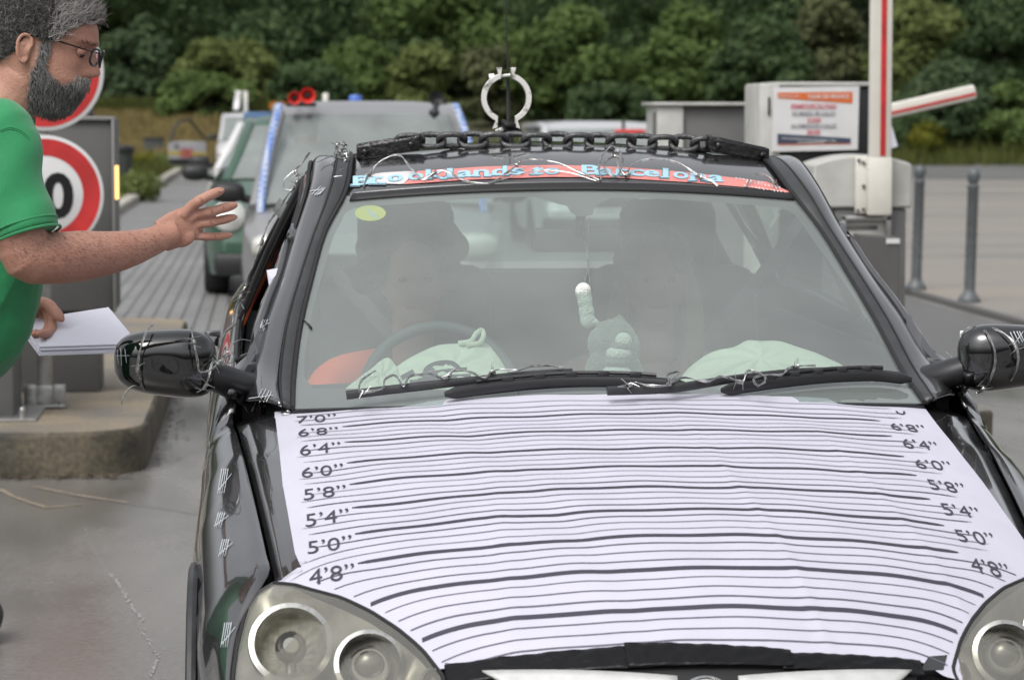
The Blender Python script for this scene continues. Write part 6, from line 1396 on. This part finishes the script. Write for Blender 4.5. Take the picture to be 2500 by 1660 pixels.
shell = MB()
def shellf(mask, off, name, m):
    b = MB(); na_, nu_ = 140, 120; P = []; ok = {}
    for i in range(na_):
        for j in range(nu_):
            a = 2 * math.pi * i / na_; u = -139 + 317 * j / (nu_ - 1); f, l = headp(a, u); ok[i, j] = mask(f, l, u); P.append(HS(a, u, off * (1 + .5 * math.sin(9 * a) * math.sin(u * .12))))
    F = [(i * nu_ + j, ((i + 1) % na_) * nu_ + j, ((i + 1) % na_) * nu_ + j + 1, i * nu_ + j + 1) for i in range(na_) for j in range(nu_ - 1) if ok[i, j] and ok[(i + 1) % na_, j] and ok[i, j + 1] and ok[(i + 1) % na_, j + 1]]
    b.add(P, F); return b.build(name, m, man)
M['hairbase'] = mat('hair_base', (.065, .063, .062), .8, var=.5, vscale=60, bump=1, bscale=150); M['beardbase'] = mat('beard_base', (.09, .088, .086), .85, var=.6, vscale=60, bump=1, bscale=160)
shellf(hm, 5, 'hair', M['hairbase']); shellf(lambda f, l, u: bmask(f, l, u + 9) and bmask(f - 5, l, u) and bmask(f + 5, l, u), 3, 'beard', M['beardbase'])
back = lambda f, l, u, r_: -Fv * .55 + Uv * r_.uniform(-.5, .8) + Lv * r_.uniform(-.6, .6)
strands('hair', 3800, lambda f, l, u: hm(f, l, u) and f < 62 + .2 * (u - 60), 13, 26, 1.15, back, M['hair_dark'], 1, 1.5)
strands('hair', 1500, lambda f, l, u: hm(f, l, u) and f < 100, 15, 24, 1.0, back, M['hair_grey'], 8, 1.6)
strands('fringe', 1700, lambda f, l, u: hm(f, l, u) and f > 40 and u > 45, 14, 32, 1.1, lambda f, l, u, r_: Fv * r_.uniform(.1, .8) + Uv * r_.uniform(.0, .6) + Lv * r_.uniform(-.5, .5), M['hair_grey'], 2, 1.1)
down = lambda f, l, u, r_: -Uv * .8 + Fv * r_.uniform(-.1, .5) + Lv * r_.uniform(-.3, .3)
strands('beard', 3000, bmask, 7, 15, .85, down, M['beard'], 3, .8)
strands('beard', 1300, lambda f, l, u: bmask(f, l, u) and (f < 80 or u < -95), 8, 16, .85, down, M['beardl'], 4, .8)
strands('moustache', 420, lambda f, l, u: f > 112 and -42 < u < -22 and abs(l) < 48, 7, 22, .9, lambda f, l, u, r_: Fv * .5 - Uv * .7 + Lv * math.copysign(.4, l), M['beardl'], 5, .5)
strands('eyebrow', 240, lambda f, l, u: f > 95 and 54 < u < 64 and 16 < abs(l) < 56, 3, 14, .8, lambda f, l, u, r_: Lv * math.copysign(1, l) + Uv * .3, M['hair_dark'], 6, .3)
# glasses
gl = MB(); fr = mat('glasses_frame', (.012, .013, .016), .25)
def rim(s): 
    return [H(158 - .0045 * (37 + 25 * math.cos(a)) ** 2 * .55 + 2, s * (37 + 25 * math.copysign(abs(math.cos(a)) ** .7, math.cos(a))), 30 + 20 * math.copysign(abs(math.sin(a)) ** .75, math.sin(a))) for a in np.linspace(0, 2 * math.pi, 41)[:-1]]
for s in (-1, 1): gl.tube(rim(s), 3.1 * K, 6, closed=True)
gl.tube([H(157, -12, 36), H(161, 0, 39), H(157, 12, 36)], 2.2 * K, 6)
for s in (-1, 1): gl.tube(smoothpath([H(149, s * 63, 42), H(140, s * 76, 42), H(80, s * 90, 44), H(20, s * 93, 43), H(-8, s * 92, 34), H(-20, s * 91, 14)], 20), [2.4 * K] * 10 + list(np.linspace(2.6, 2.2, 10) * K), 6, flat=(1.5, .8))
go = gl.build('glasses', fr, man)
for s in (-1, 1):
    b = MB(); q = rim(s); b.add(q, [tuple(range(40))]); b.build('lens', glassmat('spectacle_lens', (.93, .94, .95), 1.45) if s < 0 else bpy.data.materials['spectacle_lens'], go, smooth=False)
# polo shirt: torso, sleeves, collar
M['shirt'] = mat('green_polo', (.016, .235, .082), .78, var=.10, vscale=5, bump=.25, bscale=420, sheen=.25)
b = MB()
tor = [W(-330, 1250, 6.2), W(-268, 1060, 6.2), W(-200, 862, 6.2), W(-116, 700, 6.2), W(-105, 540, 6.2), W(-85, 420, 6.19), W(-50, 320, 6.18), W(-28, 285, 6.18)]
b.tube(smoothpath(tor, 30), list(np.interp(np.linspace(0, 1, 30), [0, .2, .4, .58, .72, .85, .94, 1], [.15, .15, .148, .158, .148, .125, .085, .07])), 28, flat=(1, 1.22))
b.tube(smoothpath([W(-60, 330, 6.0), W(0, 335, 5.98), W(18, 430, 5.955), W(45, 520, 5.94), W(62, 575, 5.93)], 18), [.075, .082, .082, .080, .078, .076, .075, .074, .073, .072, .071, .071, .071, .071, .072, .072, .072, .072], 22)
b.tube(smoothpath([W(-70, 330, 6.36), W(-30, 345, 6.42), W(-75, 460, 6.54), W(-105, 560, 6.60)], 14), .075, 20)
b.ell(tuple(W(-20, 330, 6.02)), (.075, .075, .06)); b.ell(tuple(W(-60, 320, 6.36)), (.07, .07, .06)); b.ell(tuple(W(-30, 310, 6.1)), (.085, .12, .05))
shirt = remesh('polo_shirt', b, M['shirt'], man, .005, 8)
# drape folds
rng = np.random.default_rng(2); me = shirt.data; co = np.empty(len(me.vertices) * 3); me.vertices.foreach_get('co', co); co = co.reshape(-1, 3); nn = np.empty(len(me.vertices) * 3); me.vertices.foreach_get('normal', nn); nn = nn.reshape(-1, 3)
hem = W(62, 575, 5.93)
dsl = np.clip((co[:, 2] - hem[2]) / .28, 0, 1); q1 = co[:, 0] * .83 + co[:, 2] * .55; q2 = co[:, 2] * .83 - co[:, 0] * .55 + co[:, 1] * .25
fold = .0038 * (1 - 2 * np.abs(np.sin(q2 * 34 + 2.2 * np.sin(q1 * 11) + 1.3 * np.sin(co[:, 1] * 13))) ** .7) * (.5 + .5 * np.sin(q1 * 9 + 1)) + .0022 * np.sin(q2 * 61 + 3 * np.sin(q1 * 7))
co += nn * fold[:, None]; me.vertices.foreach_set('co', co.ravel()); me.update()
b = MB(); rx, ry = .072, .074; hc_ = W(63, 578, 5.93); dv = np.array(W(45, 520, 5.94)) - hc_; dv /= np.linalg.norm(dv)
a1 = np.cross(dv, [0, 1, 0]); a1 /= np.linalg.norm(a1); a2 = np.cross(dv, a1)
for h_ in (0, .021): b.tube([hc_ + dv * h_ + a1 * (.0735 - h_ * .02) * math.cos(t) + a2 * (.0735 - h_ * .02) * math.sin(t) for t in np.linspace(0, 2 * math.pi, 49)[:-1]], .0022 if h_ else .003, 6, closed=True)
b.build('sleeve_hem', M['shirt'], shirt)
b = MB(); cc = W(-12, 268, YM + .085); ca = np.array(W(8, 255, YM + .08)) - np.array(W(-25, 330, YM + .09)); ca /= np.linalg.norm(ca); c1_ = np.cross(ca, [0, 1, 0]); c1_ /= np.linalg.norm(c1_); c2_ = np.cross(ca, c1_)
def colf(t, v): r_ = .077 + .020 * v; fr_ = math.cos(t); return cc + (c1_ * math.cos(t) * 1.0 + c2_ * math.sin(t)) * r_ + ca * (.020 - .050 * v + .018 * math.sin(math.pi * v)) + np.array([.0, 0, -.022 * max(0, -c1_[0] * fr_ if c1_[0] < 0 else c1_[0] * fr_)])
b.grid(colf, list(np.linspace(0, 2 * math.pi, 49)[:-1]), list(np.linspace(0, 1, 8)), closeu=True); b.build('collar', M['shirt'], shirt, solid=.003)
# trousers and shoes (below the picture)
b = MB()
for dy, dx in ((-.11, .03), (.13, -.02)):
    hx = W(-330, 1250, 6.2)[0]; b.tube(smoothpath([(hx + .03, 6.2 + dy * .55, .80), (hx + dx, 6.2 + dy * .9, .46), (hx + dx - .03, 6.2 + dy, .10)], 14), list(np.linspace(.095, .065, 14)), 18)
b.ell((W(-322, 1230, 6.2)[0], 6.2, .83), (.12, .14, .12)); remesh('trousers', b, mat('dark_trousers', (.02, .022, .03), .8), man, .01, 4)
for dy, dx in ((-.11, .03), (.13, -.02)):
    b = MB(); hx = W(-330, 1250, 6.2)[0] + dx; b.ell((hx + .06, 6.2 + dy, .045), (.15, .05, .045), e=.8, en=.7); b.build('shoe', M['rubber'], man)
# paper stack
C4 = [W(97, 846, 6.57), W(50, 783, 6.74), W(265, 750, 6.78), W(338, 838, 6.60)]
st = thing('paper_stack', np.mean(C4, 0), 'thick stack of white paper sheets held out by the man in green', 'paper'); rng = random.Random(9)
for i in range(9):
    dn = np.array([0, -.0006, -.00235]) * i; j = np.array([rng.uniform(-.0022, .0022), rng.uniform(-.002, .002), 0]); b = MB(); b.slab([p + dn + j for p in C4], (0, -.0004, -.0019)); b.build('sheaf', M['paper'], st, smooth=False)

# ================================================================== people in the car
def seated(label, hp, hy, hair, top, skin, shoulders, long_hair=False, big=1.0):
    c = W(hp[0], hp[1], hy); t = thing('person', (c[0], hy + .15, .55), label, 'person'); b = MB()
    b.ell(tuple(c), (.076, .092, .112)); b.ell(tuple(c + np.array([0, -.086, -.012])), (.014, .02, .022)); b.ell(tuple(c + np.array([0, -.03, -.075])), (.05, .055, .045))
    for s in (-1, 1): b.ell(tuple(c + np.array([s * .078, .01, -.005])), (.012, .022, .032))
    b.tube([c + np.array([0, .02, -.08]), c + np.array([0, .05, -.22])], .055, 16)
    hands = []
    for s in (-1, 1):
        sh = c + np.array([s * shoulders, .07, -.27]); el = c + np.array([s * (shoulders + .06), -.10, -.50]); wr = c + np.array([s * .15, -.44, -.36]) if big > 1 else c + np.array([s * .10, -.25, -.56])
        b.tube(smoothpath([sh, el, wr], 20), list(np.linspace(.05, .028, 20)), 14)
        for k in range(4): b.tube(smoothpath([wr, wr + np.array([-s * (.0 + .012 * k), -.05, .03 - .012 * k]), wr + np.array([-s * (.01 + .012 * k), -.075, .0 - .014 * k])], 8), .009, 8)
        b.tube([wr, wr + np.array([-s * .035, -.03, .035])], .010, 8)
    remesh('body', b, skin, t, .006, 5)
    b = MB(); b.tube(smoothpath([c + np.array([0, .16, -.75]), c + np.array([0, .12, -.5]), c + np.array([0, .09, -.30]), c + np.array([0, .055, -.19])], 16), [.15] * 6 + list(np.linspace(.17, .06, 10)), 20, flat=(1.25, .8))
    for s in (-1, 1): sh = c + np.array([s * shoulders, .07, -.27]); el = c + np.array([s * (shoulders + .06), -.10, -.50]); b.tube(smoothpath([c + np.array([s * .07, .08, -.24]), sh, (sh + el * 2) / 3], 12), .068, 14)
    b.ell(tuple(c + np.array([0, -.05, -.72])), (.2, .25, .1))
    remesh('top', b, top, t, .009, 6)
    b = MB(); rng = random.Random(int(hp[0])); n_ = 46
    for i in range(n_):
        a = rng.uniform(.2, 2.94) if rng.random() < .7 else rng.uniform(0, 6.28); e = rng.uniform(-.2, 1.4); r_ = big
        q = c + np.array([math.cos(a) * .085 * r_ * math.cos(e) * (1.15 if big > 1 else 1), .02 + math.sin(a) * .08 * math.cos(e), .03 + .095 * r_ * math.sin(e)]); b.ell(tuple(q), (.034 * r_, .034, .034 * r_))
    b.ell(tuple(c + np.array([0, .05, .045])), (.088 * big, .07, .095 * big))
    if long_hair:
        for s in (-1, 1): b.tube(smoothpath([c + np.array([s * .06, 0, .07]), c + np.array([s * .095, .0, -.05]), c + np.array([s * .105, -.02, -.25])], 12), [.03] * 8 + [.028, .024, .018, .01], 10)
    hr = remesh('hair', b, hair, t, .007, 3)
    b = MB()
    for s in (-1, 1): b.ell(tuple(c + np.array([s * .032, -.084, .012])), (.011, .006, .007))
    b.build('eyes', M['rubber'], t); b = MB(); b.tube([c + np.array([k * .024, -.084 + .006 * k * k, -.058]) for k in (-1, -.5, 0, .5, 1)], .005, 6); b.build('mouth', mat('lips', (.32, .10, .09), .5) if 'lips' not in bpy.data.materials else bpy.data.materials['lips'], t)
seated('driver in an orange top with big dark hair behind the steering wheel', (1010, 690), 7.46, mat('driver_hair', (.012, .011, .011), .8, bump=1, bscale=60), M['orange'], M['skin'], .20, big=1.28)
seated('passenger with long fair hair behind the plain folded bag', (1600, 690), 7.52, mat('fair_hair', (.32, .22, .13), .7, bump=1, bscale=60), mat('pink_top', (.50, .30, .24), .8), M['skin'], .19, long_hair=True)
g_ = G(222, 420); wk = W(222, 280, 80); wk = thing('person', (wk[0], 80, bank(wk[0], 80)), 'distant walker in dark clothes half hidden behind the no entry sign', 'person'); c = np.array(wk.location)
b = MB(); 
for s in (-1, 1): b.tube([c + np.array([s * .09, s * .05, .04]), c + np.array([s * .09, 0, .45]), c + np.array([s * .08, 0, .88])], [.05, .06, .08], 10); b.tube([c + np.array([s * .18, 0, 1.40]), c + np.array([s * .24, .03, 1.12]), c + np.array([s * .22, -.05, .86])], [.05, .045, .035], 10)
b.tube([c + np.array([0, 0, .85]), c + np.array([0, 0, 1.15]), c + np.array([0, 0, 1.42]), c + np.array([0, 0, 1.52])], [.15, .15, .17, .06], 14); b.ell(tuple(c + np.array([0, 0, 1.65])), (.085, .10, .12)); remesh('body', b, mat('dark_jacket', (.03, .035, .06), .8), wk, .02, 3)
# parts that several copies or strokes share a name with keep Blender's own suffix
# finger nails and painted shade in the knuckle creases of the reaching hand, fine hair on the forearm
bpy.context.view_layer.update(); DG = bpy.context.evaluated_depsgraph_get()
def castb(px, py, lift, who=None):
    d = Vector(ray(px, py)).normalized(); ok, p, nn, _, ob, _ = SC.ray_cast(DG, Vector(CAM), d)
    if not ok or ob.name != (who or body).name: return None
    if nn.dot(d) > 0: nn = -nn
    return np.array(p + nn * lift)
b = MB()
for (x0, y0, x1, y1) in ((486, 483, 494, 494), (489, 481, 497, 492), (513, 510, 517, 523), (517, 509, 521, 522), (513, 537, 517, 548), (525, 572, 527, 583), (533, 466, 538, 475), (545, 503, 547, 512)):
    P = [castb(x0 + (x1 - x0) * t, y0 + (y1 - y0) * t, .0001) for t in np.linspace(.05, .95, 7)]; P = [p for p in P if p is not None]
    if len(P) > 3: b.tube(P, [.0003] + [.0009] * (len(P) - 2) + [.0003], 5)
b.build('knuckle_shade', mat('crease_shade', (.24, .095, .065), .6), man)  # dark tubes paint the shade of the knuckle folds
b = MB()
for cx_, cy_, dx, dy in ((540, 462, 9, -4), (573, 497, 8, -3), (573, 527, 8, -2), (563, 571, 7, 0)):
    q = [castb(cx_ + dx * math.cos(t) * .8 - dy * math.sin(t) * .55, cy_ + dy * math.cos(t) * .8 + 4.2 * math.sin(t), .0008) for t in np.linspace(0, 6.283, 15)[:-1]]; q = [p for p in q if p is not None]
    if len(q) > 8: b.add(q, [tuple(range(len(q)))])
if b.v: b.build('finger_nail', mat('nail', (.50, .29, .23), .3), man)
rng = random.Random(77); V = []; F = []
for i in range(1500):
    x = rng.uniform(20, 400); y = rng.gauss(612, 34); p = castb(x, y, 0)
    if p is None: continue
    q = castb(x + rng.uniform(3, 9), y + rng.uniform(1, 7), .0022)
    if q is None or np.linalg.norm(q - p) > .02: continue
    m_ = (p + q) / 2 + np.array([0, -.0012, 0]); o0 = len(V); e = np.array([0, 0, .00022]); V += [p - e, p + e, m_ + e * .7, m_ - e * .7, q]; F += [(o0, o0 + 1, o0 + 2, o0 + 3), (o0 + 3, o0 + 2, o0 + 4)]
b = MB(); b.add(V, F); b.build('arm_hair', mat('arm_hair', (.09, .05, .035), .6), man, recalc=False)

b = MB()
for line_ in ([(0, 318), (22, 312), (48, 318), (72, 338)], [(0, 322), (22, 316), (47, 322), (70, 342)], [(128, 548), (95, 560), (50, 574), (10, 582)]):
    q = [castb(p[0], p[1], .0006, shirt) for p in smoothpath([(x, y, 0) for x, y in line_], 26)]; q = [p for p in q if p is not None]
    if len(q) > 4: b.tube(q, .0011, 5)
if b.v: b.build('seam', M['shirt'], shirt)
